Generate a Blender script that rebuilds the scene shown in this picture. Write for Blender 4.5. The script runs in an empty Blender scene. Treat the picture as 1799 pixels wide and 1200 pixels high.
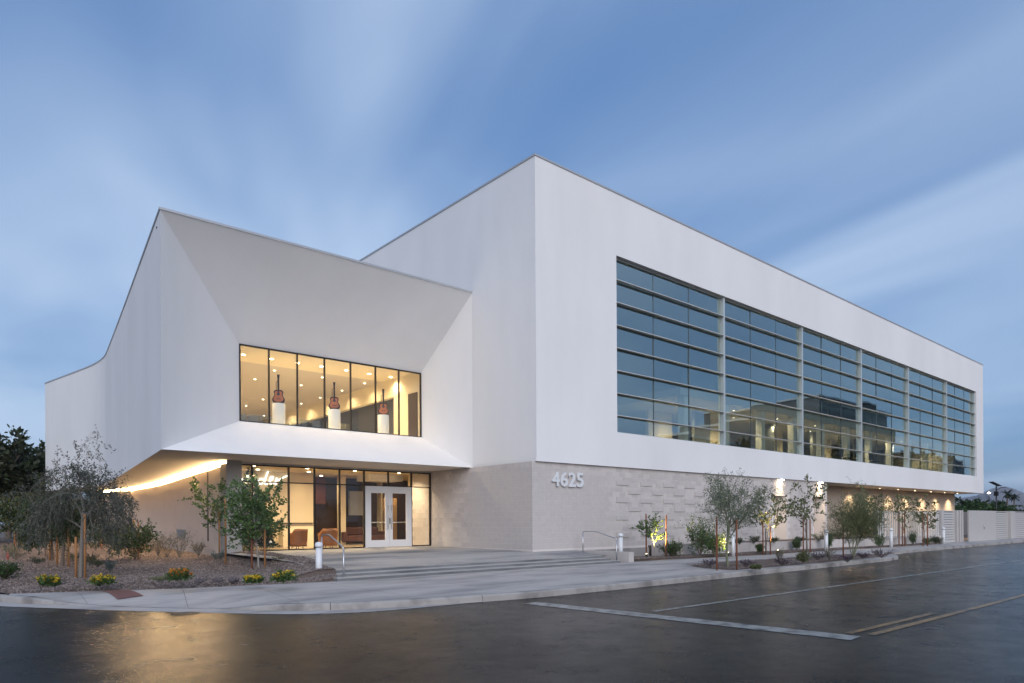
import bpy, bmesh, math, random
import numpy as np
from mathutils import Vector, Matrix

S = bpy.context.scene
COL = S.collection
R = math.radians
rng = np.random.default_rng(7)
ORD = ('first', 'second', 'third', 'fourth', 'fifth', 'sixth', 'seventh', 'eighth')
random.seed(7)

# ------------------------------------------------------------------ camera, sky, sun, exposure
EYE = 1.65
FPX = 1199.0
ANG = math.atan2(1395.0, FPX)          # street facade direction (+X) lies this far right of the view
ROLL = R(0.33)
CAM = Vector((-16.97, -18.47, EYE))
fwd = Vector((math.cos(ANG), math.sin(ANG), 0)); rgt = Vector((math.sin(ANG), -math.cos(ANG), 0)); up = Vector((0, 0, 1))
cr, sr = math.cos(ROLL), math.sin(ROLL)
cx = rgt * cr - up * sr; cy = rgt * sr + up * cr; cz = -fwd
cd = bpy.data.cameras.new('camera'); cam = bpy.data.objects.new('camera', cd); COL.objects.link(cam)
cam.matrix_world = Matrix(((cx.x, cy.x, cz.x, CAM.x), (cx.y, cy.y, cz.y, CAM.y), (cx.z, cy.z, cz.z, CAM.z), (0, 0, 0, 1)))
cd.sensor_width = 36.0; cd.lens = FPX / 1799 * 36; cd.shift_x = 0.0; cd.shift_y = (916 - 600) / 1799
cd.clip_start = 0.1; cd.clip_end = 20000
S.camera = cam

SUN_AZ = math.atan2(-0.87, -0.50)      # direction to the set sun's glow, behind the camera
SUN_EL = R(9)
W = bpy.data.worlds.new('World'); S.world = W; W.use_nodes = True
nt = W.node_tree; nt.nodes.clear()
def N(t, **k):
    n = nt.nodes.new(t)
    for a, b in k.items(): setattr(n, a, b)
    return n
L = lambda a, b: nt.links.new(a, b)
sky = N('ShaderNodeTexSky', sky_type='NISHITA', sun_disc=False, sun_elevation=SUN_EL, altitude=300, air_density=1.0, dust_density=1.2, ozone_density=3.0)
sky.sun_rotation = math.pi / 2 - SUN_AZ
tc = N('ShaderNodeTexCoord'); sep = N('ShaderNodeSeparateXYZ'); L(tc.outputs['Generated'], sep.inputs[0])
def math_(op, a, b=None, clamp=False):
    n = N('ShaderNodeMath', operation=op, use_clamp=clamp)
    for i, v in enumerate((a, b)):
        if v is None: continue
        if isinstance(v, (int, float)): n.inputs[i].default_value = v
        else: L(v, n.inputs[i])
    return n.outputs[0]
CO1, CO2, CO3 = (6.66, -3.84, 0), (1.86, 5.0, 0), (3.89, 7.48, 0)
zc = math_('ADD', math_('MAXIMUM', sep.outputs[2], 0.0), 0.16)
u_ = math_('DIVIDE', sep.outputs[0], zc); v_ = math_('DIVIDE', sep.outputs[1], zc)
comb = N('ShaderNodeCombineXYZ'); L(u_, comb.inputs[0]); L(v_, comb.inputs[1])
# cloud drift direction on the ground plane, a little left of the view
dr = ANG + R(25)
def cloud(scale_along, scale_across, detail, rough, off, lo, hi, dist=0.0):
    mp = N('ShaderNodeMapping'); mp.vector_type = 'TEXTURE'
    mp.inputs['Rotation'].default_value = (0, 0, dr); mp.inputs['Scale'].default_value = (1 / scale_along, 1 / scale_across, 1)
    mp.inputs['Location'].default_value = off
    L(comb.outputs[0], mp.inputs[0])
    nz = N('ShaderNodeTexNoise'); nz.inputs['Scale'].default_value = 1.0; nz.inputs['Detail'].default_value = detail
    nz.inputs['Roughness'].default_value = rough; nz.inputs['Distortion'].default_value = dist
    L(mp.outputs[0], nz.inputs['Vector'])
    mr = N('ShaderNodeMapRange'); mr.interpolation_type = 'SMOOTHSTEP'
    mr.inputs['From Min'].default_value = lo; mr.inputs['From Max'].default_value = hi
    L(nz.outputs['Fac'], mr.inputs[0]); return mr.outputs[0]
c1 = cloud(0.55, 0.95, 3, .5, CO1, .26, .68, .7)
c2 = cloud(0.28, 2.2, 4, .5, CO2, .30, .75, .5)
c3 = cloud(0.16, 0.30, 1, .5, CO3, .35, .65, .0)
cm = math_('MULTIPLY', math_('ADD', math_('MULTIPLY', c1, .82), math_('MULTIPLY', c2, .18), True), math_('ADD', math_('MULTIPLY', c3, .55), .45))
# evening sky thinned by a high veil of cloud, then streaks of brighter cloud over it
veil = N('ShaderNodeMix', data_type='RGBA'); veil.inputs[0].default_value = .74
L(sky.outputs[0], veil.inputs[6]); veil.inputs[7].default_value = (.64, 1.26, 2.62, 1)
mixc = N('ShaderNodeMix', data_type='RGBA'); L(math_('MULTIPLY', cm, .80), mixc.inputs[0])
L(veil.outputs[2], mixc.inputs[6]); mixc.inputs[7].default_value = (3.05, 3.75, 4.75, 1)
bg = N('ShaderNodeBackground'); bg.inputs[1].default_value = 0.10
L(mixc.outputs[2], bg.inputs[0])
wo = N('ShaderNodeOutputWorld'); L(bg.outputs[0], wo.inputs[0])

sd = bpy.data.lights.new('sun', 'SUN'); sd.energy = 1.15; sd.angle = R(55); sd.color = (1.0, 0.96, 0.955)
sun = bpy.data.objects.new('sun', sd); COL.objects.link(sun)
SUN_DIR = Vector((math.cos(SUN_AZ) * math.cos(R(24)), math.sin(SUN_AZ) * math.cos(R(24)), math.sin(R(24))))
sun.rotation_euler = SUN_DIR.to_track_quat('Z', 'Y').to_euler()

S.view_settings.view_transform = 'Standard'; S.view_settings.look = 'None'
S.view_settings.exposure = 1.05; S.view_settings.gamma = 1.0; S.view_settings.use_curve_mapping = False
S.render.engine = 'CYCLES'
S.cycles.use_denoising = True
S.cycles.max_bounces = 8; S.cycles.transparent_max_bounces = 24; S.cycles.diffuse_bounces = 3; S.cycles.glossy_bounces = 4
S.cycles.sample_clamp_indirect = 4.0; S.cycles.caustics_reflective = False; S.cycles.caustics_refractive = False

# ------------------------------------------------------------------ picking places: a pixel of the 1799x1200 frame to a point
def ray(x, y):
    a, b = x - 900.0, 916.0 - y
    uu = (cr * a + sr * b) / FPX; vv = (-sr * a + cr * b) / FPX
    return rgt * uu + fwd + up * vv
def atz(x, y, z):
    d = ray(x, y); return CAM + d * ((z - EYE) / d.z)
def atY(x, y, Y):
    d = ray(x, y); return CAM + d * ((Y - CAM.y) / d.y)
def atX(x, y, X):
    d = ray(x, y); return CAM + d * ((X - CAM.x) / d.x)
def atD(x, y, D): return CAM + ray(x, y) * D
def depth(p): return (Vector(p) - CAM).dot(fwd)
def span(px, p): return px * depth(p) / FPX        # metres that px pixels cover at the depth of p

# ------------------------------------------------------------------ materials
MATS = {}
def newmat(name):
    m = bpy.data.materials.new(name); m.use_nodes = True; m.node_tree.nodes.clear(); MATS[name] = m
    return m, m.node_tree
def pmat(name, col, rough=.6, metal=0.0, var=0.0, vscale=3.0, vdetail=5, bump=0.0, bscale=60.0, bdist=.01, spec=.5, rvar=0.0,
         isl=0.0, col2=None, c2lo=.45, c2hi=.65, c2scale=1.0, stretch=None, emit=None, estr=0, coat=0):
    m, t = newmat(name); n = t.nodes; l = t.links
    out = n.new('ShaderNodeOutputMaterial'); b = n.new('ShaderNodeBsdfPrincipled'); l.new(b.outputs[0], out.inputs[0])
    b.inputs['Base Color'].default_value = (*col, 1); b.inputs['Roughness'].default_value = rough
    b.inputs['Metallic'].default_value = metal; b.inputs['Specular IOR Level'].default_value = spec
    b.inputs['Coat Weight'].default_value = coat
    if emit: b.inputs['Emission Color'].default_value = (*emit, 1); b.inputs['Emission Strength'].default_value = estr
    geo = n.new('ShaderNodeNewGeometry'); vec = geo.outputs['Position']
    if stretch:
        mp = n.new('ShaderNodeMapping'); mp.inputs['Scale'].default_value = stretch; l.new(vec, mp.inputs[0]); vec = mp.outputs[0]
    colsock = None
    if col2:
        nz = n.new('ShaderNodeTexNoise'); nz.inputs['Scale'].default_value = c2scale; nz.inputs['Detail'].default_value = 6; nz.inputs['Roughness'].default_value = .6
        l.new(vec, nz.inputs['Vector'])
        mr = n.new('ShaderNodeMapRange'); mr.inputs[1].default_value = c2lo; mr.inputs[2].default_value = c2hi; l.new(nz.outputs['Fac'], mr.inputs[0])
        mx = n.new('ShaderNodeMix'); mx.data_type = 'RGBA'; mx.inputs[6].default_value = (*col, 1); mx.inputs[7].default_value = (*col2, 1)
        l.new(mr.outputs[0], mx.inputs[0]); colsock = mx.outputs[2]
    def scalecol(fac_sock, amt, cs):
        mr = n.new('ShaderNodeMapRange'); mr.inputs[3].default_value = 1 - amt; mr.inputs[4].default_value = 1 + amt
        l.new(fac_sock, mr.inputs[0])
        vm = n.new('ShaderNodeVectorMath'); vm.operation = 'SCALE'
        if cs is None: vm.inputs[0].default_value = col
        else: l.new(cs, vm.inputs[0])
        l.new(mr.outputs[0], vm.inputs['Scale']); return vm.outputs[0]
    if var:
        nz = n.new('ShaderNodeTexNoise'); nz.inputs['Scale'].default_value = vscale; nz.inputs['Detail'].default_value = vdetail; nz.inputs['Roughness'].default_value = .65
        l.new(vec, nz.inputs['Vector']); colsock = scalecol(nz.outputs['Fac'], var, colsock)
    if isl:
        colsock = scalecol(geo.outputs['Random Per Island'], isl, colsock)
    if colsock: l.new(colsock, b.inputs['Base Color'])
    if rvar:
        nz = n.new('ShaderNodeTexNoise'); nz.inputs['Scale'].default_value = vscale * .6; nz.inputs['Detail'].default_value = 4; l.new(vec, nz.inputs['Vector'])
        mr = n.new('ShaderNodeMapRange'); mr.inputs[1].default_value = .3; mr.inputs[2].default_value = .7; mr.inputs[3].default_value = rough - rvar; mr.inputs[4].default_value = rough + rvar
        l.new(nz.outputs['Fac'], mr.inputs[0]); l.new(mr.outputs[0], b.inputs['Roughness'])
    if bump:
        nz = n.new('ShaderNodeTexNoise'); nz.inputs['Scale'].default_value = bscale; nz.inputs['Detail'].default_value = 4; l.new(vec, nz.inputs['Vector'])
        bp = n.new('ShaderNodeBump'); bp.inputs['Strength'].default_value = bump; bp.inputs['Distance'].default_value = bdist
        l.new(nz.outputs['Fac'], bp.inputs['Height']); l.new(bp.outputs[0], b.inputs['Normal'])
    return m
def leafmat(name, col, isl=.45, rough=.55, trans=.25):
    m, t = newmat(name); n = t.nodes; l = t.links
    out = n.new('ShaderNodeOutputMaterial'); b = n.new('ShaderNodeBsdfPrincipled'); tr = n.new('ShaderNodeBsdfTranslucent'); mx = n.new('ShaderNodeMixShader')
    geo = n.new('ShaderNodeNewGeometry'); mr = n.new('ShaderNodeMapRange'); mr.inputs[3].default_value = 1 - isl; mr.inputs[4].default_value = 1 + isl
    l.new(geo.outputs['Random Per Island'], mr.inputs[0])
    vm = n.new('ShaderNodeVectorMath'); vm.operation = 'SCALE'; vm.inputs[0].default_value = col; l.new(mr.outputs[0], vm.inputs['Scale'])
    l.new(vm.outputs[0], b.inputs['Base Color']); l.new(vm.outputs[0], tr.inputs[0]); b.inputs['Roughness'].default_value = rough
    mx.inputs[0].default_value = trans; l.new(b.outputs[0], mx.inputs[1]); l.new(tr.outputs[0], mx.inputs[2]); l.new(mx.outputs[0], out.inputs[0])
    return m
def glassmat(name, tint, base=.04, rough=.0, gain=1.0, gcol=(1, 1, 1)):
    m, t = newmat(name); n = t.nodes; l = t.links
    out = n.new('ShaderNodeOutputMaterial'); tr = n.new('ShaderNodeBsdfTransparent'); g = n.new('ShaderNodeBsdfGlossy'); mx = n.new('ShaderNodeMixShader')
    tr.inputs[0].default_value = (*tint, 1); g.inputs['Roughness'].default_value = rough; g.inputs['Color'].default_value = (*gcol, 1)
    lw = n.new('ShaderNodeLayerWeight'); lw.inputs[0].default_value = .5
    pw_ = n.new('ShaderNodeMath'); pw_.operation = 'POWER'; pw_.inputs[1].default_value = 5; l.new(lw.outputs['Facing'], pw_.inputs[0])
    fr = n.new('ShaderNodeMath'); fr.operation = 'MULTIPLY_ADD'; fr.inputs[1].default_value = .9; fr.inputs[2].default_value = .06; l.new(pw_.outputs[0], fr.inputs[0])
    ma = n.new('ShaderNodeMath'); ma.operation = 'MULTIPLY_ADD'; ma.use_clamp = True; ma.inputs[1].default_value = gain; ma.inputs[2].default_value = base
    l.new(fr.outputs[0], ma.inputs[0]); l.new(ma.outputs[0], mx.inputs[0]); l.new(tr.outputs[0], mx.inputs[1]); l.new(g.outputs[0], mx.inputs[2]); l.new(mx.outputs[0], out.inputs[0])
    # a trace of waviness, as float glass has
    geo = n.new('ShaderNodeNewGeometry'); nz = n.new('ShaderNodeTexNoise'); nz.inputs['Scale'].default_value = .9; nz.inputs['Detail'].default_value = 1
    l.new(geo.outputs['Position'], nz.inputs['Vector'])
    bp = n.new('ShaderNodeBump'); bp.inputs['Strength'].default_value = .08; bp.inputs['Distance'].default_value = .02; l.new(nz.outputs['Fac'], bp.inputs['Height']); l.new(bp.outputs[0], g.inputs['Normal'])
    return m
def emat(name, col, s):
    m, t = newmat(name); o = t.nodes.new('ShaderNodeOutputMaterial'); e = t.nodes.new('ShaderNodeEmission')
    e.inputs[0].default_value = (*col, 1); e.inputs[1].default_value = s; t.links.new(e.outputs[0], o.inputs[0]); return m

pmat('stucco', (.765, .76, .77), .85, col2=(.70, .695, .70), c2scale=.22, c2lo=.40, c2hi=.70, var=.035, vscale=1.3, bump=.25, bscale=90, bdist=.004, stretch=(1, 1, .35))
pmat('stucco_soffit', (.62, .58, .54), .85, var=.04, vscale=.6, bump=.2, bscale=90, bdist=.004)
pmat('coping', (.45, .46, .48), .4, metal=.4)
pmat('cmu', (.50, .462, .445), .9, var=.12, vscale=5, isl=.09, bump=.5, bscale=120, bdist=.004)
pmat('mortar', (.62, .57, .55), .95, var=.08, vscale=8, bump=.4, bscale=150, bdist=.003)
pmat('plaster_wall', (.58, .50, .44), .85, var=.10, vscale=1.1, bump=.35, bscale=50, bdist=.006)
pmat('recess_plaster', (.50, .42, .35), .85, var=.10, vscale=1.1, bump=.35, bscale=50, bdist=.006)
pmat('pier', (.36, .34, .32), .85, var=.08, vscale=1.5, bump=.3, bscale=60, bdist=.005)
pmat('dark_frame', (.035, .028, .024), .4, metal=.5)
pmat('bar_grey', (.10, .12, .13), .4, metal=.3)
pmat('white_frame', (.72, .72, .74), .4)
pmat('silver_frame', (.50, .55, .56), .4, metal=.3)
pmat('fin', (.60, .59, .58), .4, metal=.3)
pmat('interior_cream', (.74, .62, .42), .8, var=.03, vscale=1.5)
pmat('interior_white', (.80, .78, .72), .7)
pmat('interior_grey', (.42, .42, .42), .8, var=.05, vscale=1)
pmat('hall_wall', (.46, .43, .37), .8, var=.10, vscale=.5)
pmat('hall_dark', (.16, .17, .17), .7)
pmat('slat_ceiling', (.55, .47, .38), .7)
pmat('lobby_floor', (.34, .27, .19), .25, var=.06, vscale=2)
pmat('dark_wood', (.05, .028, .02), .35, var=.2, vscale=6)
pmat('maroon', (.13, .045, .035), .6, var=.08, vscale=3)
pmat('oak', (.45, .27, .12), .5, var=.15, vscale=6, stretch=(8, 8, 1))
pmat('leather', (.27, .10, .03), .42, var=.18, vscale=5, bump=.25, bscale=60, bdist=.004)
pmat('sofa_fabric', (.09, .035, .025), .8, var=.15, vscale=9)
pmat('guitar_body', (.03, .012, .008), .5, spec=.2)
pmat('guitar_top', (.42, .12, .03), .4, spec=.3, col2=(.12, .035, .012), c2lo=.5, c2hi=.8, c2scale=3)
pmat('guitar_neck', (.04, .018, .01), .5, spec=.2)
pmat('black', (.012, .012, .012), .45)
pmat('steel', (.55, .56, .58), .28, metal=.9)
pmat('bollard', (.66, .67, .69), .45, var=.05, vscale=6)
pmat('concrete', (.42, .39, .375), .75, var=.22, vscale=2.6, vdetail=9, rvar=.16, bump=.35, bscale=70, bdist=.004, col2=(.25, .237, .235), c2scale=.75, c2lo=.44, c2hi=.66, stretch=(.45, 1.5, 1))
pmat('concrete_joint', (.13, .125, .12), .9)
pmat('plaza', (.38, .365, .355), .55, var=.10, vscale=1.2, rvar=.2, bump=.25, bscale=70, bdist=.003, col2=(.20, .20, .205), c2scale=.7, c2lo=.45, c2hi=.62, stretch=(.35, 1.4, 1))
pmat('tread', (.38, .37, .36), .6, var=.12, vscale=2, rvar=.15, bump=.3, bscale=60, bdist=.004, col2=(.30, .295, .29), c2scale=1.3, stretch=(.4, 2, 2))  # tread copy of the step concrete, light on the tops put into its colour
pmat('step', (.21, .21, .215), .6, var=.16, vscale=2.0, rvar=.15, bump=.3, bscale=60, bdist=.004, col2=(.11, .115, .12), c2scale=1.3, stretch=(.4, 2, 2))  # riser copy of the same concrete, shade of the upright faces put into its colour
pmat('kerb', (.33, .31, .295), .75, var=.18, vscale=2.2, bump=.4, bscale=60, bdist=.005, col2=(.18, .165, .155), c2scale=1.4)
pmat('tactile', (.19, .095, .085), .6, var=.15, vscale=4)
pmat('gravel', (.135, .10, .085), .9, var=.35, vscale=26, bump=1.0, bscale=45, bdist=.03, col2=(.105, .07, .052), c2scale=.8)
pmat('stone', (.19, .148, .13), .85, isl=.7)
pmat('rock', (.085, .07, .075), .8, var=.3, vscale=9)
pmat('earth', (.12, .09, .07), .95, var=.2, vscale=.3)
pmat('paint_white', (.28, .28, .27), .4, var=.3, vscale=3, col2=(.04, .04, .04), c2scale=5, c2lo=.44, c2hi=.64)
pmat('paint_yellow', (.24, .13, .03), .4, var=.3, vscale=3, col2=(.035, .028, .018), c2scale=5, c2lo=.44, c2hi=.64)
pmat('iron', (.03, .03, .03), .5, metal=.5, bump=.4, bscale=20, bdist=.01)
pmat('stake', (.36, .17, .065), .75, var=.2, vscale=9, stretch=(4, 4, .6))
pmat('stake_red', (.22, .085, .045), .75, var=.2, vscale=9, stretch=(4, 4, .6))
pmat('bark', (.15, .115, .09), .9, var=.3, vscale=14, bump=.6, bscale=40, bdist=.01)
pmat('bark_pale', (.27, .25, .225), .9, var=.2, vscale=14)
pmat('twig', (.17, .155, .14), .9, var=.2, vscale=14)
pmat('bark_green', (.17, .18, .11), .85, var=.2, vscale=10)
leafmat('leaf_grey', (.075, .085, .065), .5)
leafmat('leaf_fine', (.155, .185, .125), .45)
leafmat('leaf_mid', (.075, .135, .040), .45)
leafmat('leaf_olive', (.125, .145, .06), .45)
leafmat('leaf_dark', (.035, .058, .018), .5)
leafmat('leaf_citrus', (.045, .085, .022), .5)
leafmat('leaf_dry', (.14, .125, .06), .45)
leafmat('leaf_far', (.030, .042, .018), .5)
leafmat('leaf_fir', (.020, .040, .020), .5)
leafmat('leaf_purple', (.075, .045, .072), .6)
leafmat('leaf_red', (.11, .03, .018), .6)
leafmat('leaf_blue', (.10, .15, .14), .3)
leafmat('flower_yellow', (.62, .42, .025), .35)
leafmat('flower_orange', (.60, .20, .02), .35)
leafmat('flower_pink', (.40, .10, .08), .35)
pmat('fence_metal', (.66, .64, .62), .5, var=.05, vscale=3)
pmat('gate_metal', (.48, .46, .45), .5, var=.05, vscale=3)
pmat('mountain', (.13, .115, .125), .95, var=.25, vscale=.006)
pmat('far_wall', (.17, .16, .16), .85, var=.1, vscale=.3)
pmat('far_dark', (.05, .055, .065), .4)
pmat('clothing_blue', (.012, .022, .05), .8)
glassmat('glass_clear', (.96, .97, .95), .0)
glassmat('glass_street', (.68, .78, .72), .36, gain=1.1, gcol=(.84, .97, .93))
glassmat('glass_rail', (.90, .95, .93), .02)
emat('lamp_warm', (1.0, .80, .50), 14)
emat('lamp_wall', (1.0, .78, .48), 60)
emat('lamp_small', (1.0, .82, .55), 8)
emat('led', (1.0, .66, .32), 70)
emat('neon', (1.0, .94, .84), 1.5)
emat('lamp_white', (1.0, .85, .8), 10)
emat('fairy', (1.0, .8, .5), 4)

# ------------------------------------------------------------------ wet asphalt
m, t = newmat('asphalt'); n = t.nodes; l = t.links
out = n.new('ShaderNodeOutputMaterial'); b = n.new('ShaderNodeBsdfPrincipled'); l.new(b.outputs[0], out.inputs[0])
geo = n.new('ShaderNodeNewGeometry')
def tn(scale, detail, rough=.6, st=None, rot=0):
    mp = n.new('ShaderNodeMapping'); mp.inputs['Scale'].default_value = st or (1, 1, 1); mp.inputs['Rotation'].default_value = (0, 0, rot); l.new(geo.outputs['Position'], mp.inputs[0])
    z = n.new('ShaderNodeTexNoise'); z.inputs['Scale'].default_value = scale; z.inputs['Detail'].default_value = detail; z.inputs['Roughness'].default_value = rough
    l.new(mp.outputs[0], z.inputs['Vector']); return z.outputs['Fac']
def mrange(s, a, b_, c, d):
    r = n.new('ShaderNodeMapRange'); r.inputs[1].default_value = a; r.inputs[2].default_value = b_; r.inputs[3].default_value = c; r.inputs[4].default_value = d; l.new(s, r.inputs[0]); return r.outputs[0]
cr1 = n.new('ShaderNodeValToRGB'); cr1.color_ramp.elements[0].color = (.005, .0048, .0048, 1); cr1.color_ramp.elements[1].color = (.026, .024, .023, 1)
cr1.color_ramp.elements[0].position = .36; cr1.color_ramp.elements[1].position = .66

spk = n.new('ShaderNodeMix'); spk.data_type = 'FLOAT'; spk.inputs[0].default_value = .62; l.new(tn(1.1, 8, .62), spk.inputs[2]); l.new(tn(34, 3, .7), spk.inputs[3]); l.new(spk.outputs[0], cr1.inputs[0]); 
ck = n.new('ShaderNodeMath'); ck.operation = 'SUBTRACT'; ck.inputs[1].default_value = .5; l.new(tn(.16, 5, .55), ck.inputs[0])
ca = n.new('ShaderNodeMath'); ca.operation = 'ABSOLUTE'; l.new(ck.outputs[0], ca.inputs[0])
cmx = n.new('ShaderNodeMix'); cmx.data_type = 'RGBA'; cmx.inputs[6].default_value = (.004, .004, .004, 1); l.new(mrange(ca.outputs[0], .0012, .0032, 0, 1), cmx.inputs[0]); l.new(cr1.outputs[0], cmx.inputs[7]); l.new(cmx.outputs[2], b.inputs['Base Color'])
l.new(mrange(tn(1.6, 10, .72), .36, .66, .15, .31), b.inputs['Roughness'])
l.new(mrange(tn(.30, 4, .5), .3, .7, .03, .10), b.inputs['Specular IOR Level'])
bp = n.new('ShaderNodeBump'); bp.inputs['Strength'].default_value = .45; bp.inputs['Distance'].default_value = .010; l.new(tn(45, 4, .7), bp.inputs['Height'])
bp2 = n.new('ShaderNodeBump'); bp2.inputs['Strength'].default_value = .09; bp2.inputs['Distance'].default_value = .04; l.new(tn(3.2, 5, .6), bp2.inputs['Height']); l.new(bp.outputs[0], bp2.inputs['Normal'])
l.new(bp2.outputs[0], b.inputs['Normal'])

# ------------------------------------------------------------------ mesh helpers
def link(name, me, mat, parent=None, loc=None):
    o = bpy.data.objects.new(name, me)
    if mat is not None and me is not None:
        if not me.materials: me.materials.append(MATS[mat])
    COL.objects.link(o)
    if parent is not None: o.parent = parent
    if loc is not None: o.location = loc
    return o
def tag(o, label=None, cat=None, group=None, kind=None):
    if label: o['label'] = label
    if cat: o['category'] = cat
    if group: o['group'] = group
    if kind: o['kind'] = kind
    return o
def empty(name, loc=(0, 0, 0), rz=0.0):
    o = bpy.data.objects.new(name, None); COL.objects.link(o); o.location = loc; o.rotation_euler = (0, 0, rz); o.empty_display_size = .2
    return o
class MB:
    def __init__(s): s.v = []; s.f = []; s.smooth = []
    def add(s, vs, fs, sm=False):
        k = len(s.v); s.v += [tuple(v) for v in vs]; s.f += [tuple(i + k for i in f) for f in fs]; s.smooth += [sm] * len(fs); return s
    def box(s, a, b):
        (x0, y0, z0), (x1, y1, z1) = a, b
        return s.add([(x0, y0, z0), (x1, y0, z0), (x1, y1, z0), (x0, y1, z0), (x0, y0, z1), (x1, y0, z1), (x1, y1, z1), (x0, y1, z1)],
                     [(0, 3, 2, 1), (4, 5, 6, 7), (0, 1, 5, 4), (1, 2, 6, 5), (2, 3, 7, 6), (3, 0, 4, 7)])
    def bbox(s, a, b, c=.01):
        # box with chamfered vertical and horizontal edges
        bm = bmesh.new(); bmesh.ops.create_cube(bm, size=1)
        for v in bm.verts: v.co = Vector([(a[i] + b[i]) / 2 + v.co[i] * (b[i] - a[i]) for i in range(3)])
        bmesh.ops.bevel(bm, geom=bm.edges[:], offset=c, segments=1, affect='EDGES')
        bm.verts.index_update()
        s.add([v.co[:] for v in bm.verts], [[v.index for v in f.verts] for f in bm.faces]); bm.free(); return s
    def quad(s, *p): return s.add(p, [tuple(range(len(p)))])
    def prism(s, poly, z0, z1):
        k = len(poly)
        return s.add([(x, y, z0) for x, y in poly] + [(x, y, z1) for x, y in poly],
                     [tuple(range(k))[::-1], tuple(range(k, 2 * k))] + [(i, (i + 1) % k, k + (i + 1) % k, k + i) for i in range(k)])
    def tube(s, pts, rad, sides=8, cap=True, sm=True):
        pts = [Vector(p) for p in pts]
        if not hasattr(rad, '__len__'): rad = [rad] * len(pts)
        vs = []; ref = Vector((0, 0, 1))
        for i, p in enumerate(pts):
            d = (pts[min(i + 1, len(pts) - 1)] - pts[max(i - 1, 0)]).normalized()
            if abs(d.dot(ref)) > .95: ref = Vector((1, 0, 0)) if abs(d.x) < .8 else Vector((0, 1, 0))
            a = d.cross(ref).normalized(); b_ = d.cross(a)
            ref = b_.cross(d) if b_.length else ref
            ref = -b_ if b_.length else ref
            for k in range(sides):
                w = 2 * math.pi * k / sides; vs.append(p + (a * math.cos(w) + b_ * math.sin(w)) * rad[i])
        fs = [(i * sides + k, i * sides + (k + 1) % sides, (i + 1) * sides + (k + 1) % sides, (i + 1) * sides + k) for i in range(len(pts) - 1) for k in range(sides)]
        s.add(vs, fs, sm)
        if cap:
            k = len(s.v) - len(vs); s.f += [tuple(k + i for i in range(sides))[::-1], tuple(len(s.v) - sides + i for i in range(sides))]; s.smooth += [False, False]
        return s
    def lathe(s, prof, c=(0, 0, 0), sides=20, sm=True):
        vs = []; m_ = len(prof)
        for r, z in prof:
            for k in range(sides):
                w = 2 * math.pi * k / sides; vs.append((c[0] + r * math.cos(w), c[1] + r * math.sin(w), c[2] + z))
        fs = [(i * sides + k, i * sides + (k + 1) % sides, (i + 1) * sides + (k + 1) % sides, (i + 1) * sides + k) for i in range(m_ - 1) for k in range(sides)]
        fs += [tuple(range(sides))[::-1], tuple((m_ - 1) * sides + k for k in range(sides))]
        k0 = len(s.f); s.add(vs, fs, sm); s.smooth[-1] = s.smooth[-2] = False
        return s
    def mesh(s, name, mat=None):
        me = bpy.data.meshes.new(name); me.from_pydata(s.v, [], s.f)
        if any(s.smooth): me.polygons.foreach_set('use_smooth', s.smooth)
        me.update()
        if mat: me.materials.append(MATS[mat])
        return me
    def build(s, name, mat, parent=None, loc=None): return link(name, s.mesh(name, mat), mat, parent, loc)
def fixnormals(o):
    bm = bmesh.new(); bm.from_mesh(o.data); bmesh.ops.recalc_face_normals(bm, faces=bm.faces[:]); bm.to_mesh(o.data); bm.free(); return o
def smoothline(pts, step=.4):
    # Catmull-Rom through 2-D points
    P = [Vector((*p, 0)) if len(p) == 2 else Vector(p) for p in pts]; P = [2 * P[0] - P[1]] + P + [2 * P[-1] - P[-2]]; outp = []
    for i in range(1, len(P) - 2):
        k = max(2, int((P[i + 1] - P[i]).length / step))
        for j in range(k):
            t_ = j / k; a, b_, c, d = P[i - 1], P[i], P[i + 1], P[i + 2]
            outp.append(.5 * ((2 * b_) + (c - a) * t_ + (2 * a - 5 * b_ + 4 * c - d) * t_ ** 2 + (3 * b_ - a - 3 * c + d) * t_ ** 3))
    outp.append(P[-2]); return outp
def rawmesh(name, verts, quads, mat, smooth=False):
    me = bpy.data.meshes.new(name); verts = np.asarray(verts, dtype=np.float32); quads = np.asarray(quads, dtype=np.int32); k = quads.shape[1]
    me.vertices.add(len(verts)); me.vertices.foreach_set('co', verts.ravel())
    me.loops.add(quads.size); me.loops.foreach_set('vertex_index', quads.ravel())
    me.polygons.add(len(quads)); me.polygons.foreach_set('loop_start', np.arange(0, quads.size, k, dtype=np.int32))
    me.update(calc_edges=True); me.materials.append(MATS[mat]); return me

# ------------------------------------------------------------------ ground levels
def sstep(a, b, x):
    t_ = min(1, max(0, (x - a) / (b - a))); return t_ * t_ * (3 - 2 * t_)
def lerp_tab(tab, x):
    if x <= tab[0][0]: return tab[0][1]
    for (a, u), (b_, v) in zip(tab, tab[1:]):
        if x <= b_: return u + (v - u) * (x - a) / (b_ - a)
    return tab[-1][1]
PLAZA_Z = [(-1.61, .385), (-.8, .42), (0, .52), (1.5, .555), (7, .60), (12, .60)]
SW = .14
XL = [(-2.22, -9.3), (-2.12, -9.7), (-1.98, -10.5), (-1.52, -12.5), (-1.25, -13.15), (-.80, -14.1), (-.48, -14.9), (-.25, -15.5), (.42, -15.66), (3, -16.3), (8, -16.75), (60, -16.8)]
XR = [(-2.22, -8.98), (-2, -8.85), (-1, -8.62), (0, -8.45), (1.5, -8.2), (3, -8.02), (5, -7.95), (6.2, -8.1), (6.45, -8.62), (8, -8.45), (23, -7.25), (29, -7.25), (60, -9.5)]
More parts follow.
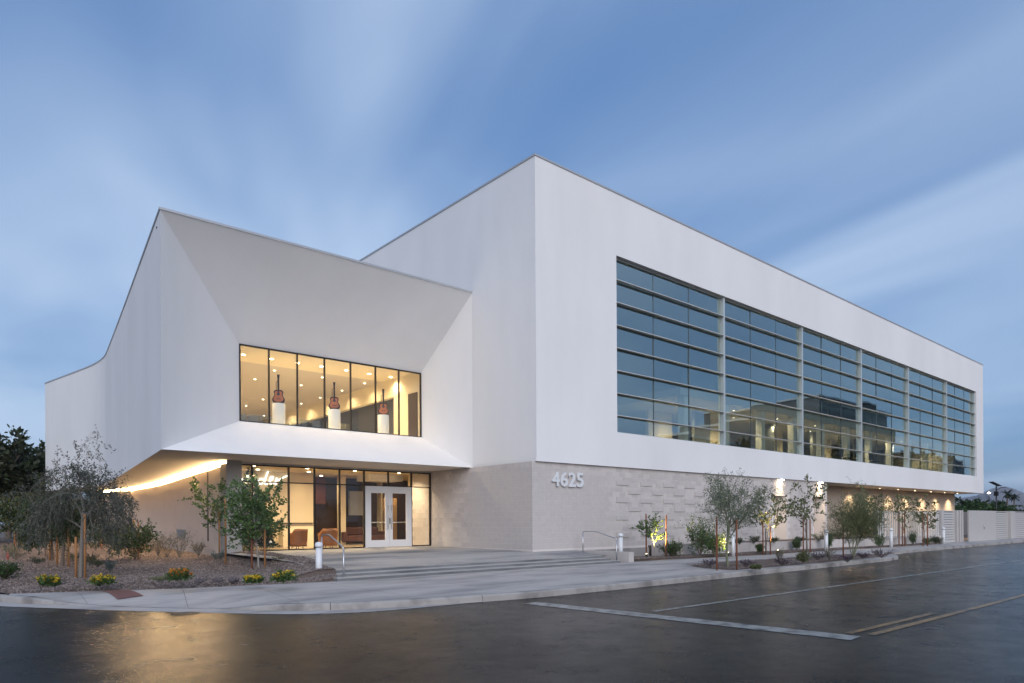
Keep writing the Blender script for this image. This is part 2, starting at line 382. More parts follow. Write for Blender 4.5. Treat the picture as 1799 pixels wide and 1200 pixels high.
def gz(x, y):
    e = lerp_tab(XR, y) - x                      # distance from the plaza / wall side
    f = x - lerp_tab(XL, y)
    z = .12 + .06 * sstep(0, .22, min(f, (y - lerp_tab([(-16, -.2), (-15.5, -.25), (-14.9, -.48), (-14.1, -.8), (-13.15, -1.25), (-12.5, -1.52), (-10.5, -1.98), (-9.7, -2.12), (-9.3, -2.22), (-8, -2.3)], x)))) + .11 * sstep(.1, 2.2, f) + .10 * sstep(2, 9, y)
    if y < 6.6: z = max(z, (lerp_tab(PLAZA_Z, y) + .03) * (1 - sstep(.1, 1.7, e)) + z * sstep(.1, 1.7, e)) if y > -1.9 else z
    z += .035 * math.sin(x * 1.7 + y * .6) * math.sin(y * .9 - x * .4) * sstep(0, 1, f)
    return z
def onL(x, y):
    z = .3
    for _ in range(6):
        p = atz(x, y, z); z = gz(p.x, p.y)
    return atz(x, y, z)
# ------------------------------------------------------------------ the setting
g = MB().quad((-6000, -6000, -.06), (6000, -6000, -.06), (6000, 6000, -.06), (-6000, 6000, -.06)).build('ground', 'earth'); tag(g, kind='structure')
r_ = MB().quad((-42, -32, 0), (400, -32, 0), (400, -2, 0), (-42, -2, 0)); r_.quad((-42, -2, 0), (-12, -2, 0), (-12, 260, 0), (-42, 260, 0))
tag(r_.build('road', 'asphalt'), kind='structure')
# kerb line, from the side street round the corner to the main street
KERB = smoothline([(-17.0, 60), (-17.0, 9), (-16.65, 3.2), (-15.8, -.4), (-14.7, -2.3), (-13.3, -4.3), (-11.25, -6.6), (-8.3, -7.45), (-5.5, -7.7), (1, -7.72), (8, -7.72), (12.6, -7.66), (14.4, -7.1), (16.2, -6.1), (18.2, -5.85), (24, -5.8), (140, -5.8)], .5)
def kerb_h(p):
    # dropped at the ramp near the tactile pad
    x, y = p.x, p.y
    if x > -7: return .14
    a = (Vector((x, y, 0)) - Vector((-13.75, -3.75, 0))).length
    return .015 + .125 * sstep(1.3, 3.2, a)
def offs(line, d):
    o = []
    for i, p in enumerate(line):
        t_ = (line[min(i + 1, len(line) - 1)] - line[max(i - 1, 0)]).normalized(); o.append(Vector((p.x - t_.y * d, p.y + t_.x * d, 0)))
    return o
kroot = empty('kerb'); tag(kroot, kind='structure')
kin = offs(KERB, .16)
acc = 0; start = 0
for i in range(1, len(KERB)):
    acc += (KERB[i] - KERB[i - 1]).length
    if acc > 2.9 or i == len(KERB) - 1:
        mb = MB(); vs = []
        for j in range(start, i + 1):
            h = kerb_h(KERB[j]); a, b_ = KERB[j], kin[j]
            if j == start or j == i:
                s_ = .006 if j == start else -.006
                t_ = (KERB[min(j + 1, len(KERB) - 1)] - KERB[max(j - 1, 0)]).normalized() * s_; a = a + t_; b_ = b_ + t_
            ch = min(.03, h * .6)
            nrm = (b_ - a).normalized()
            vs += [(a.x, a.y, -.03), (a.x + nrm.x * .012, a.y + nrm.y * .012, h - ch), (a.x + nrm.x * .045, a.y + nrm.y * .045, h), (b_.x, b_.y, h + .004), (b_.x, b_.y, -.03)]
        k = i - start + 1
        fs = [(q * 5 + w, q * 5 + w + 1, (q + 1) * 5 + w + 1, (q + 1) * 5 + w) for q in range(k - 1) for w in range(4)]
        fs += [(0, 1, 2, 3, 4), tuple((k - 1) * 5 + w for w in (4, 3, 2, 1, 0))]
        fixnormals(mb.add(vs, fs).build('kerb_stone', 'kerb', kroot))
        start = i; acc = 0
# gutter apron on the corner
gl = [p for p in KERB if p.x < -7.8 and p.y < 14]
go = offs(gl, -.42); mb = MB(); vs = []; fs = []
for i, (a, b_) in enumerate(zip(gl, go)):
    w = 1 - sstep(-11.5, -8.0, a.x); b_ = a + (b_ - a) * max(.03, w)
    vs += [(a.x, a.y, .010), (b_.x, b_.y, .004)]
fs = [(2 * i, 2 * i + 1, 2 * i + 3, 2 * i + 2) for i in range(len(gl) - 1)]
tag(mb.add(vs, fs).build('gutter', 'concrete'), kind='structure')

# sidewalk slabs between the kerb and the planting, steps and beds
A_ = [(-15.78, -.50), (-14.75, -2.35), (-13.4, -4.3), (-11.35, -6.6), (-8.3, -7.45), (-5.5, -7.7), (1, -7.72), (8, -7.72), (12.6, -7.66), (14.4, -7.1), (16.2, -6.1), (18.2, -5.85), (24, -5.8), (140, -5.8)]
B_ = [(-15.58, -.12), (-14.6, -.42), (-12.6, -1.30), (-10.6, -1.80), (-8.3, -2.36), (-5.5, -2.36), (1, -2.36), (8, -2.36), (12.6, -2.36), (14.4, -2.36), (16.2, -2.36), (18.2, -2.6), (24, -2.9), (140, -2.9)]
sa = smoothline(A_, .25)
def bmatch(i): return sb[i]
sb = []
# same parameter count on both sides
def cr2(pts, cnts):
    P = [Vector((*p, 0)) for p in pts]; P = [2 * P[0] - P[1]] + P + [2 * P[-1] - P[-2]]; outp = []
    for i in range(1, len(P) - 2):
        k = cnts[i - 1]
        for j in range(k):
            t_ = j / k; a, b_, c, d = P[i - 1], P[i], P[i + 1], P[i + 2]
            outp.append(.5 * ((2 * b_) + (c - a) * t_ + (2 * a - 5 * b_ + 4 * c - d) * t_ ** 2 + (3 * b_ - a - 3 * c + d) * t_ ** 3))
    outp.append(P[-2]); return outp
cn = [max(2, int((Vector(A_[i + 1]) - Vector(A_[i])).length / .25)) for i in range(len(A_) - 1)]; cn[-1] = 40
sa = cr2(A_, cn); sb = cr2(B_, cn)
sin_ = offs(sa, .165)
def swz(p, t_):
    h = kerb_h(p) + .004
    return h + (SW - h) * sstep(0, .7, t_)
swr = empty('sidewalk'); tag(swr, kind='structure')
base = MB(); vs = []
for a, b_ in zip(sin_, sb):
    for q in range(9):
        p = a.lerp(b_, q / 8); vs.append((p.x, p.y, swz(a, q / 8) - .012))
base.add(vs, [(i * 9 + q, i * 9 + q + 1, (i + 1) * 9 + q + 1, (i + 1) * 9 + q) for i in range(len(sa) - 1) for q in range(8)])
base.build('joint_bed', 'concrete_joint', swr)
SLV, SLF = [], []
start = 0; acc = 0
for i in range(1, len(sa)):
    acc += (sa[i] - sa[i - 1]).length
    if acc > 2.3 or i == len(sa) - 1:
        for half in range(3):
            q0, q1 = (0, .34, .68)[half], (.34, .68, 1.0)[half]
            vs = []; nq = 4
            for j in range(start, i + 1):
                a, b_ = sin_[j], sb[j]; t_ = (sa[min(j + 1, len(sa) - 1)] - sa[max(j - 1, 0)]).normalized()
                e = t_ * (.006 if j == start else -.006 if j == i else 0)
                g0 = q0 + (.0014 if q0 > 0 else 0); g1 = q1 - (.0014 if q1 < 1 else 0)
                for q in range(nq):
                    f = g0 + (g1 - g0) * q / (nq - 1); p = a.lerp(b_, f) + e; vs.append((p.x, p.y, swz(a, f)))
            fq = [(q2 * nq + q, q2 * nq + q + 1, (q2 + 1) * nq + q + 1, (q2 + 1) * nq + q) for q2 in range(i - start) for q in range(nq - 1)]
            SLF += [tuple(w + len(SLV) for w in f) for f in fq]; SLV += vs
            MB().add(vs, fq).build('slab', 'concrete', swr)
        start = i; acc = 0
# red tactile pad on the kerb ramp
tp = [atz(180, 1041.5, .10), atz(229, 1039, .12), atz(253, 1051.5, .06), atz(207, 1056.5, .04)]
from mathutils.bvhtree import BVHTree
slab_tree = BVHTree.FromPolygons([Vector(v) for v in SLV], SLF)
def swz_at(p):
    for dx, dy in ((0, 0), (.02, .02), (-.02, .02), (.03, -.03)):
        h = slab_tree.ray_cast(Vector((p.x + dx, p.y + dy, 2)), Vector((0, 0, -1)))
        if h[0] is not None: return h[0].z
    return SW
troot = empty('tactile_pad', (0, 0, 0)); tag(troot, 'red ridged tactile warning pad set in the kerb ramp', 'tactile pad')
def tpoint(f, g_, dz):
    p = tp[0].lerp(tp[1], f).lerp(tp[3].lerp(tp[2], f), g_); return (p.x, p.y, swz_at(p) + dz)
nn_ = 13
MB().add([tpoint(i / 12, j / 12, .008) for i in range(nn_) for j in range(nn_)], [(i * nn_ + j, i * nn_ + j + 1, (i + 1) * nn_ + j + 1, (i + 1) * nn_ + j) for i in range(12) for j in range(12)]).build('plate', 'tactile', troot)
for k in range(10):
    f0, f1 = (k + .22) / 10, (k + .62) / 10
    vs = [tpoint(f, j / 8, dz) for j in range(9) for f, dz in ((f0, .008), (f0 + .008, .022), (f1 - .008, .022), (f1, .008))]
    MB().add(vs, [(j * 4 + w, j * 4 + w + 1, j * 4 + w + 5, j * 4 + w + 4) for j in range(8) for w in range(3)]).build('ridge', 'tactile', troot)

# road paint
def strip(name, pts, w, z, mat, label=None):
    pts = [Vector((p[0], p[1], 0)) for p in pts]; a = offs(pts, w / 2); b_ = offs(pts, -w / 2)
    vs = [(p.x, p.y, z) for p in a] + [(p.x, p.y, z) for p in b_]; k = len(pts)
    o = MB().add(vs, [(i, i + 1, k + i + 1, k + i) for i in range(k - 1)]).build(name, mat); tag(o, kind='structure'); return o
strip('stop_line', [(-7.72, -8.25), (-7.2, -14.4)], .42, .005, 'paint_white')
strip('lane_line', [(-6.95, -10.75), (15.6, -11.15), (140, -11.3)], .12, .005, 'paint_white')
strip('centre_line', [(-6.85, -14.15), (-3.6, -14.22)], .11, .005, 'paint_yellow')
strip('centre_line', [(-6.75, -14.42), (0.6, -14.52), (140, -15)], .12, .005, 'paint_yellow')
mh = atz(326, 1078, 0); mroot = empty('manhole_cover', mh); tag(mroot, 'dark round iron manhole cover set in the wet road', 'manhole cover')
MB().lathe([(.25, 0), (.25, .005)], sides=28, sm=False).build('frame', 'iron', mroot)
MB().lathe([(.215, .005), (.215, .008), (.20, .009)], sides=28, sm=False).build('lid', 'iron', mroot)

# gravel planting ground on the corner
ys = np.concatenate([np.linspace(-2.22, 7, 110), np.linspace(7.15, 60, 150)]); nx = 70; vs = []; fs = []
for y in ys:
    xl, xr = lerp_tab(XL, y), lerp_tab(XR, y)
    for k in range(nx): x = xl + (xr - xl) * k / (nx - 1); vs.append((x, y, gz(x, y)))
for i in range(len(ys) - 1):
    for k in range(nx - 1): fs.append((i * nx + k, i * nx + k + 1, (i + 1) * nx + k + 1, (i + 1) * nx + k))
gb = MB().add(vs, fs, True).build('planting_ground', 'gravel'); tag(gb, kind='structure')
# ground under the building side so that no gap shows
# parkway bed and bed along the facade
def bed(name, poly_front, poly_back, z0, zf, n_=40, m_=10):
    a = cr2(poly_front, [n_] * (len(poly_front) - 1)); b_ = cr2(poly_back, [n_] * (len(poly_back) - 1)); vs = []
    for i in range(len(a)):
        for q in range(m_):
            f = q / (m_ - 1); p = a[i].lerp(b_[i], f); e = min(f, 1 - f) * 2; ei = min(i, len(a) - 1 - i) / 6
            vs.append((p.x, p.y, z0 + zf * sstep(0, .4, e) * sstep(0, 1, ei) + .015 * math.sin(p.x * 2.1) * math.sin(p.y * 3.3)))
    o = MB().add(vs, [(i * m_ + q, (i + 1) * m_ + q, (i + 1) * m_ + q + 1, i * m_ + q + 1) for i in range(len(a) - 1) for q in range(m_ - 1)], True).build(name, 'gravel'); tag(o, kind='structure'); fixnormals(o); return o
bed('parkway_bed', [(1.0, -7.35), (5, -7.5), (10, -7.5), (12.8, -7.42)], [(2.0, -4.85), (5, -5.1), (10, -5.5), (13.4, -6.6)], .128, .085, 24)
bed('facade_bed', [(2.7, -2.1), (8.2, -2.95), (16, -3.35), (22, -3.75), (31, -4.25)], [(2.7, -.0), (8.2, -1.45), (16, -2.5), (22, -3.2), (31, -3.6)], .130, .09, 24)

# low retaining wall and raised bed in front of the facade
RW = [(6.6, -.2), (6.6, -1.5), (16, -2.62), (22, -3.35), (31, -3.72)]
rwr = empty('retaining_wall', (6.6, -1.5, .1)); tag(rwr, 'low pale retaining wall holding the raised bed along the facade', 'wall')
RWZ = .63
def wallrun(p, q, th, z0, z1, name, mat, par, joint=True):
    d = Vector((q[0] - p[0], q[1] - p[1], 0)); Lg = d.length; d.normalize(); nr = Vector((d.y, -d.x, 0))
    k = max(1, round(Lg / 1.2)) if joint else 1; outp = []
    for i in range(k):
        a = Vector((*p, 0)) + d * (Lg * i / k + (.004 if i else 0)); b_ = Vector((*p, 0)) + d * (Lg * (i + 1) / k - .004)
        poly = [(a.x, a.y), (b_.x, b_.y), (b_.x - nr.x * th, b_.y - nr.y * th), (a.x - nr.x * th, a.y - nr.y * th)]
        o = MB().prism(poly, z0, z1).build(name, mat, par); fixnormals(o)
        if par is not None: o.matrix_parent_inverse = Matrix.Translation(-par.location)
        outp.append(o)
    return outp
for a, b_ in zip(RW, RW[1:]): wallrun(a, b_, .2, .1, RWZ, 'panel', 'cmu', rwr)
rb = MB().prism([(6.75, .1), (6.75, -1.35), (16, -2.45), (22, -3.18), (31, -3.55), (31, .1)], .2, RWZ - .05).build('raised_bed', 'gravel'); tag(rb, kind='structure'); fixnormals(rb)
o = MB().prism([(2.65, .1), (2.65, -.05), (6.62, -.05), (6.62, .1)], .1, .50).build('bed_edging', 'concrete'); tag(o, kind='structure'); fixnormals(o)

# plaza with steps
pr = empty('plaza'); tag(pr, kind='structure')
vs = []; yy = [p for p, _ in PLAZA_Z[:-1]]
MB().add([(x, y, lerp_tab(PLAZA_Z, y) - .012) for y in yy for x in (-9.05, 2.2)], [(2 * i, 2 * i + 1, 2 * i + 3, 2 * i + 2) for i in range(len(yy) - 1)]).build('joint_bed', 'concrete_joint', pr)
xsb = np.linspace(-9.05, 2.2, 6); ysb = [-1.61, -.1, 2.2, 4.5, 7.0]
for i in range(5):
    for j in range(4):
        rows = sorted(set([ysb[j] + (.005 if j else 0), ysb[j + 1] - .005] + [p for p in yy if ysb[j] + .05 < p < ysb[j + 1] - .05]))
        MB().add([(x, y, lerp_tab(PLAZA_Z, y)) for y in rows for x in (xsb[i] + .004, xsb[i + 1] - .004)], [(2 * q, 2 * q + 1, 2 * q + 3, 2 * q + 2) for q in range(len(rows) - 1)]).build('slab', 'plaza', pr)
st = empty('entrance_steps', (-3.5, -2.35, SW)); tag(st, 'three broad shallow concrete steps up to the entrance plaza', 'steps')
rz = (.385 - SW) / 3
for k in range(3):
    y0 = -2.35 + .37 * k; x1 = 2.05 - .10 * k
    for a, b_ in ((-9.0, -5.4), (-5.39, -1.6), (-1.59, x1)):
        if k == 2: y1 = -1.615
        else: y1 = y0 + .37
        zz = SW + rz * (k + 1) + (.001 if k == 2 else 0)
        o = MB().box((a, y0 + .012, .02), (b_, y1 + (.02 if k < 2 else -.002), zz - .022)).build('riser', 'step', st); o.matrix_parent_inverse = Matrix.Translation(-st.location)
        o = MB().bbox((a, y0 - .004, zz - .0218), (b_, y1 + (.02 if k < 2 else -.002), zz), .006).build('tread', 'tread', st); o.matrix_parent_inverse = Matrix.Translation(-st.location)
cw = empty('cheek_wall', (2.35, -2.45, .1)); tag(cw, 'low pale block wall closing the right end of the steps', 'wall')
for o in wallrun((2.35, 0), (2.35, -2.48), .28, .08, .505, 'panel', 'cmu', cw): pass

# ------------------------------------------------------------------ the building
B = empty('office_building', (0, 0, .6)); tag(B, 'white angular two storey building with long street window and glazed entrance', 'building')
OFF = Matrix.Translation(-Vector((0, 0, .6)))
def P(mb, name, mat, parent=None, fix=False):
    o = mb.build(name, mat, parent or B)
    o.matrix_parent_inverse = OFF if (parent is None or parent is B) else Matrix.Identity(4)
    if fix: fixnormals(o)
    return o
ZB, ZT = 3.87, 15.13
X0, X1, YB = .12, 53.6, 42.0
WX0, WX1, WZ0, WZ1 = 4.65, 51.7, 5.29, 12.58
# upper white volume with the window opening
mb = MB(); rev = .28
mb.quad((X0, 0, ZB), (WX0, 0, ZB), (WX0, 0, ZT), (X0, 0, ZT)); mb.quad((WX1, 0, ZB), (X1, 0, ZB), (X1, 0, ZT), (WX1, 0, ZT))
mb.quad((WX0, 0, ZB), (WX1, 0, ZB), (WX1, 0, WZ0), (WX0, 0, WZ0)); mb.quad((WX0, 0, WZ1), (WX1, 0, WZ1), (WX1, 0, ZT), (WX0, 0, ZT))
mb.quad((WX0, 0, WZ0), (WX1, 0, WZ0), (WX1, rev, WZ0), (WX0, rev, WZ0)); mb.quad((WX0, rev, WZ1), (WX1, rev, WZ1), (WX1, 0, WZ1), (WX0, 0, WZ1))
mb.quad((WX0, rev, WZ0), (WX0, rev, WZ1), (WX0, 0, WZ1), (WX0, 0, WZ0)); mb.quad((WX1, 0, WZ0), (WX1, 0, WZ1), (WX1, rev, WZ1), (WX1, rev, WZ0))
mb.quad((X0, YB, ZB), (X0, 0, ZB), (X0, 0, ZT), (X0, YB, ZT)); mb.quad((X1, 0, ZB), (X1, YB, ZB), (X1, YB, ZT), (X1, 0, ZT))
mb.quad((X1, YB, ZB), (X0, YB, ZB), (X0, YB, ZT), (X1, YB, ZT))
P(mb, 'upper_volume', 'stucco')
P(MB().quad((X0, 0, ZT - .35), (X1, 0, ZT - .35), (X1, YB, ZT - .35), (X0, YB, ZT - .35)), 'roof', 'coping')
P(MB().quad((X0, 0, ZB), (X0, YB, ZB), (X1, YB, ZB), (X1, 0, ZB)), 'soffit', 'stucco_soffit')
# coping along the parapets
P(MB().box((X0 - .03, -.03, ZT), (X1 + .03, .25, ZT + .07)), 'coping', 'coping')
P(MB().box((X0 - .03, .251, ZT), (X0 + .25, YB, ZT + .07)), 'coping', 'coping')
# entrance wing: bent side wall, hood and funnel round the gallery window
WT = 11.05; YF = 3.86; XLf = -11.6
side = smoothline([(-11.6, YF), (-10.9, 10.2), (-10.2, 16.6), (-9.5, 23.2), (-9.27, 25.8), (-9.35, 28.0), (-9.75, 30.6), (-10.85, 36.6)], .8)
GX0, GX1, GZ0, GZ1, GY = -8.29, -.47, 5.36, 8.17, 6.8
mb = MB()
mb.quad((XLf, YF, ZB), (GX0, GY, GZ0), (GX0, GY, GZ1), (XLf, YF, WT))
mb.quad((XLf, YF, WT), (GX0, GY, GZ1), (GX1, GY, GZ1), (X0 - .002, YF, WT))
mb.quad((GX1, GY, GZ0), (X0 - .002, YF, ZB), (X0 - .002, YF, WT), (GX1, GY, GZ1))
mb.quad((XLf, YF, ZB), (X0 - .002, YF, ZB), (GX1, GY, GZ0), (GX0, GY, GZ0))
vs = []
P(mb, 'entrance_hood', 'stucco', fix=False)
mb = MB()
for a, b_ in zip(side, side[1:]): mb.add([(b_.x, b_.y, ZB), (a.x, a.y, ZB), (a.x, a.y, WT), (b_.x, b_.y, WT)], [(0, 1, 2, 3)])
e = side[-1]; mb.quad((e.x + 8, e.y + 2, ZB), (e.x, e.y, ZB), (e.x, e.y, WT), (e.x + 8, e.y + 2, WT))
P(mb, 'wing_side_wall', 'stucco')
pts = [(p.x, p.y) for p in side]
top = [(x + .02, max(y, YF + .6), WT - .3) for x, y in pts] + [(X0, 38, WT - .3), (X0, YF + .6, WT - .3)]
mb = MB(); mb.add(top, [tuple(range(len(top)))]); P(mb, 'wing_roof', 'coping')
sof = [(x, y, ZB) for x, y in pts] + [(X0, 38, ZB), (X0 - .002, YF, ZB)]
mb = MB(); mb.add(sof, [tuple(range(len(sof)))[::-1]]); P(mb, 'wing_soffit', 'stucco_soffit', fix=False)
# wing coping
mb = MB(); so = offs([Vector((p.x, p.y, 0)) for p in side], .03); si = offs([Vector((p.x, p.y, 0)) for p in side], -.22)
k = len(side); vs = [(p.x, p.y, WT) for p in so] + [(p.x, p.y, WT) for p in si] + [(p.x, p.y, WT + .07) for p in so] + [(p.x, p.y, WT + .07) for p in si]
fs = []
for i in range(k - 1): fs += [(i, i + 1, 2 * k + i + 1, 2 * k + i), (2 * k + i, 2 * k + i + 1, 3 * k + i + 1, 3 * k + i), (k + i, k + i + 1, 3 * k + i + 1, 3 * k + i), (i, i + 1, k + i + 1, k + i)]
mb.add(vs, fs); P(mb, 'coping', 'coping', fix=True)
P(MB().box((XLf - .03, YF - .03, WT + .002), (X0 - .01, YF + .03, WT + .074)), 'coping', 'coping')

# lower wall under the wing, with its light slot
low = smoothline([(-8.92, 6.3), (-8.1, 14.5), (-7.32, 22.6), (-7.25, 31), (-7.3, 29), (-8.3, 36)], .9)
mb = MB()
for a, b_ in zip(low, low[1:]): mb.quad((b_.x, b_.y, .1), (a.x, a.y, .1), (a.x, a.y, ZB - .16), (b_.x, b_.y, ZB - .16))
e2 = low[-1]; mb.quad((e2.x + 9, e2.y + 2, .1), (e2.x, e2.y, .1), (e2.x, e2.y, ZB - .004), (e2.x + 9, e2.y + 2, ZB - .004))
P(mb, 'wing_lower_wall', 'plaster_wall')
mb = MB()      # slot back
lowi = offs([Vector((p.x, p.y, 0)) for p in low], -.10)
for a, b_ in zip(lowi, lowi[1:]): mb.quad((b_.x, b_.y, ZB - .2), (a.x, a.y, ZB - .2), (a.x, a.y, ZB), (b_.x, b_.y, ZB))
for (a, b_), (c, d) in zip(zip(low, low[1:]), zip(lowi, lowi[1:])): mb.quad((b_.x, b_.y, ZB - .16), (a.x, a.y, ZB - .16), (c.x, c.y, ZB - .16), (d.x, d.y, ZB - .16))
P(mb, 'light_slot', 'interior_white', fix=False)
led = offs([Vector((p.x, p.y, 0)) for p in low], -.035)
mb = MB().tube([(p.x, p.y, ZB - .075) for p in led[:-2]], .055, 8); P(mb, 'led_strip', 'led')
# pier at the end of the lower wall
mb = MB().prism([(-8.93, 6.28), (-8.40, 6.28), (-8.40, 7.2), (-8.85, 7.2)], .1, ZB - .004); P(mb, 'pier', 'pier', fix=True)
# slot window and vent on the lower wall
def onlow(px): # point on first straight run of the lower wall at pixel column
    a, b_ = low[0], low[6]; d = (b_ - a); best = None
    r2 = ray(px, 916); r2.z = 0
    det = r2.x * (-d.y) - r2.y * (-d.x); wx, wy = a.x - CAM.x, a.y - CAM.y
    s_ = (r2.x * wy - r2.y * wx) / det; return a + d * s_, d.normalized()
pw, dw = onlow(366); nw = Vector((-dw.y, dw.x, 0))
def wallbox(c, d, nrm, w, z0, z1, out0, out1):
    vs = []
    for z in (z0, z1):
        for sx, so_ in ((-1, out0), (1, out0), (1, out1), (-1, out1)): p = c + d * (sx * w / 2) + nrm * so_; vs.append((p.x, p.y, z))
    return MB().add(vs, [(0, 3, 2, 1), (4, 5, 6, 7), (0, 1, 5, 4), (1, 2, 6, 5), (2, 3, 7, 6), (3, 0, 4, 7)])
if nw.dot(CAM - pw) < 0: nw = -nw
P(wallbox(pw, dw, nw, .20, .95, 3.64, -.02, .012), 'slot_window', 'dark_frame', fix=True)
pw2, _ = onlow(319); pw2 = pw2
P(wallbox(pw2, dw, nw, 2.3, .92, 1.36, -.02, .015), 'wall_vent', 'steel', fix=True)

# block walls: X = 0 facing the plaza and Y = .1 facing the street
BH, BL_, JT = .2047, .405, .009
cm_left = P(MB().quad((.012, 8.5, .3), (.012, .112, .3), (.012, .112, ZB), (.012, 8.5, ZB)), 'masonry_wall', 'mortar')
mbm = MB(); D1, D2 = (17.35, 18.85), (21.95, 23.45)
def wallseg(xa, xb, z0, z1): mbm.quad((xa, .112, z0), (xb, .112, z0), (xb, .112, z1), (xa, .112, z1))
wallseg(.012, D1[0], .1, ZB); wallseg(D1[1], D2[0], .1, ZB); wallseg(D2[1], 23.72, .1, ZB)
for d in (D1, D2): wallseg(d[0], d[1], 2.95, ZB)
cm_right = P(mbm, 'masonry_wall', 'mortar')
def blockmesh(l_, h, t_, name='block'):
    mb = MB(); c = .004; a = (c, -t_, c); # front face at y=-t
    mb.add([(0, 0, 0), (l_, 0, 0), (l_, 0, h), (0, 0, h), (c, -t_, c), (l_ - c, -t_, c), (l_ - c, -t_, h - c), (c, -t_, h - c)],
           [(4, 5, 6, 7), (0, 1, 5, 4), (1, 2, 6, 5), (2, 3, 7, 6), (3, 0, 4, 7)])
    return mb
full = blockmesh(BL_ - JT, BH - JT, .006).mesh('block', 'cmu'); halfm = blockmesh(BL_ / 2 - JT, BH - JT, .006).mesh('half_block', 'cmu')
Z0 = ZB - 16 * BH
rest = {0: MB(), 1: MB()}
cnt = {0: 0, 1: 0}
def place_block(side_, u, zi, half=False):
    z = Z0 + zi * BH + JT / 2
    L_ = BL_ / 2 if half else BL_
    if side_ == 1:
        vis = u < 4.0
        M = Matrix.Translation((u + JT / 2, .112, z))
    else:
        vis = u < 3.9
        M = Matrix.Translation((.012, u + L_ - JT / 2, z)) @ Matrix.Rotation(-math.pi / 2, 4, 'Z')
    me = halfm if half else full
    if vis and cnt[side_] < 150:
        o = link('half_block' if half else 'block', me, None, cm_right if side_ else cm_left); o.matrix_local = M; cnt[side_] += 1
    else:
        mb = blockmesh(L_ - JT, BH - JT, .006); rest[side_].add([M @ Vector(v) for v in mb.v], mb.f)
for zi in range(16):
    st_ = 0 if zi % 2 == 0 else BL_ / 2
    for side_, umax in ((0, 8.4), (1, 23.6)):
        u0 = .012 if side_ == 1 else .112
        if st_: place_block(side_, u0, zi, True)
        u = u0 + st_
        while u + BL_ < umax + .2:
            ok = True
            if side_ == 1:
                for d in (D1, D2):
                    if u + BL_ > d[0] - .02 and u < d[1] + .02 and zi * BH + Z0 < 2.96: ok = False
            if ok: place_block(side_, u, zi)
            u += BL_
for s_ in (0, 1):
    o = P(rest[s_], 'block_field', 'cmu', cm_right if s_ else cm_left); o['kind'] = 'stuff'
# projecting blocks in a chequer, cast shadows below
pj = blockmesh(.79, .196, .034).mesh('projecting_block', 'cmu')
for row in range(7):
    z = 3.13 - row * .362
    for c in range(16):
        if (c + row) % 2: continue
        x = 4.66 + c * .795
        if x > 16.6: continue
        o = link('projecting_block', pj, None, cm_right); o.location = (x, .105, z)
# narrow door niches with lamps above
for d in (D1, D2):
    mb = MB(); y1 = .62; xa, xb = d; xr_ = xb - .42
    mb.quad((xa, .112, .1), (xa, y1, .1), (xa, y1, 2.95), (xa, .112, 2.95)); mb.quad((xr_, y1, .1), (xb, .112, .1), (xb, .112, 2.95), (xr_, y1, 2.95))
    mb.quad((xa, .112, 2.95), (xa, y1, 2.95), (xr_, y1, 2.95), (xb, .112, 2.95)); P(mb, 'niche', 'plaster_wall')
    dd = P(MB().box((xa, y1 - .03, .3), (xr_, y1 + .02, 2.94)), 'service_door', 'white_frame')
    P(MB().box((xa + .12, y1 - .045, 1.25), (xa + .22, y1 - .031, 2.55)), 'glass_light', 'far_dark', dd)
    P(MB().box((xr_ - .14, y1 - .09, 1.25), (xr_ - .11, y1 - .031, 1.55)), 'handle', 'steel', dd)
# recess under the far end
mb = MB(); yr = 2.05
mb.quad((23.72, yr, -.05), (53.0, yr, -.05), (53.0, yr, ZB), (23.72, yr, ZB)); mb.quad((23.72, .112, -.05), (23.72, yr, -.05), (23.72, yr, ZB), (23.72, .112, ZB))
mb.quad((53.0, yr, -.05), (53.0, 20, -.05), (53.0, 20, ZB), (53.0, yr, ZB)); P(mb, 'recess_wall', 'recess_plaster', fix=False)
P(MB().box((35.2, yr - .03, -.05), (37.2, yr, 2.3)), 'recess_door', 'far_dark')

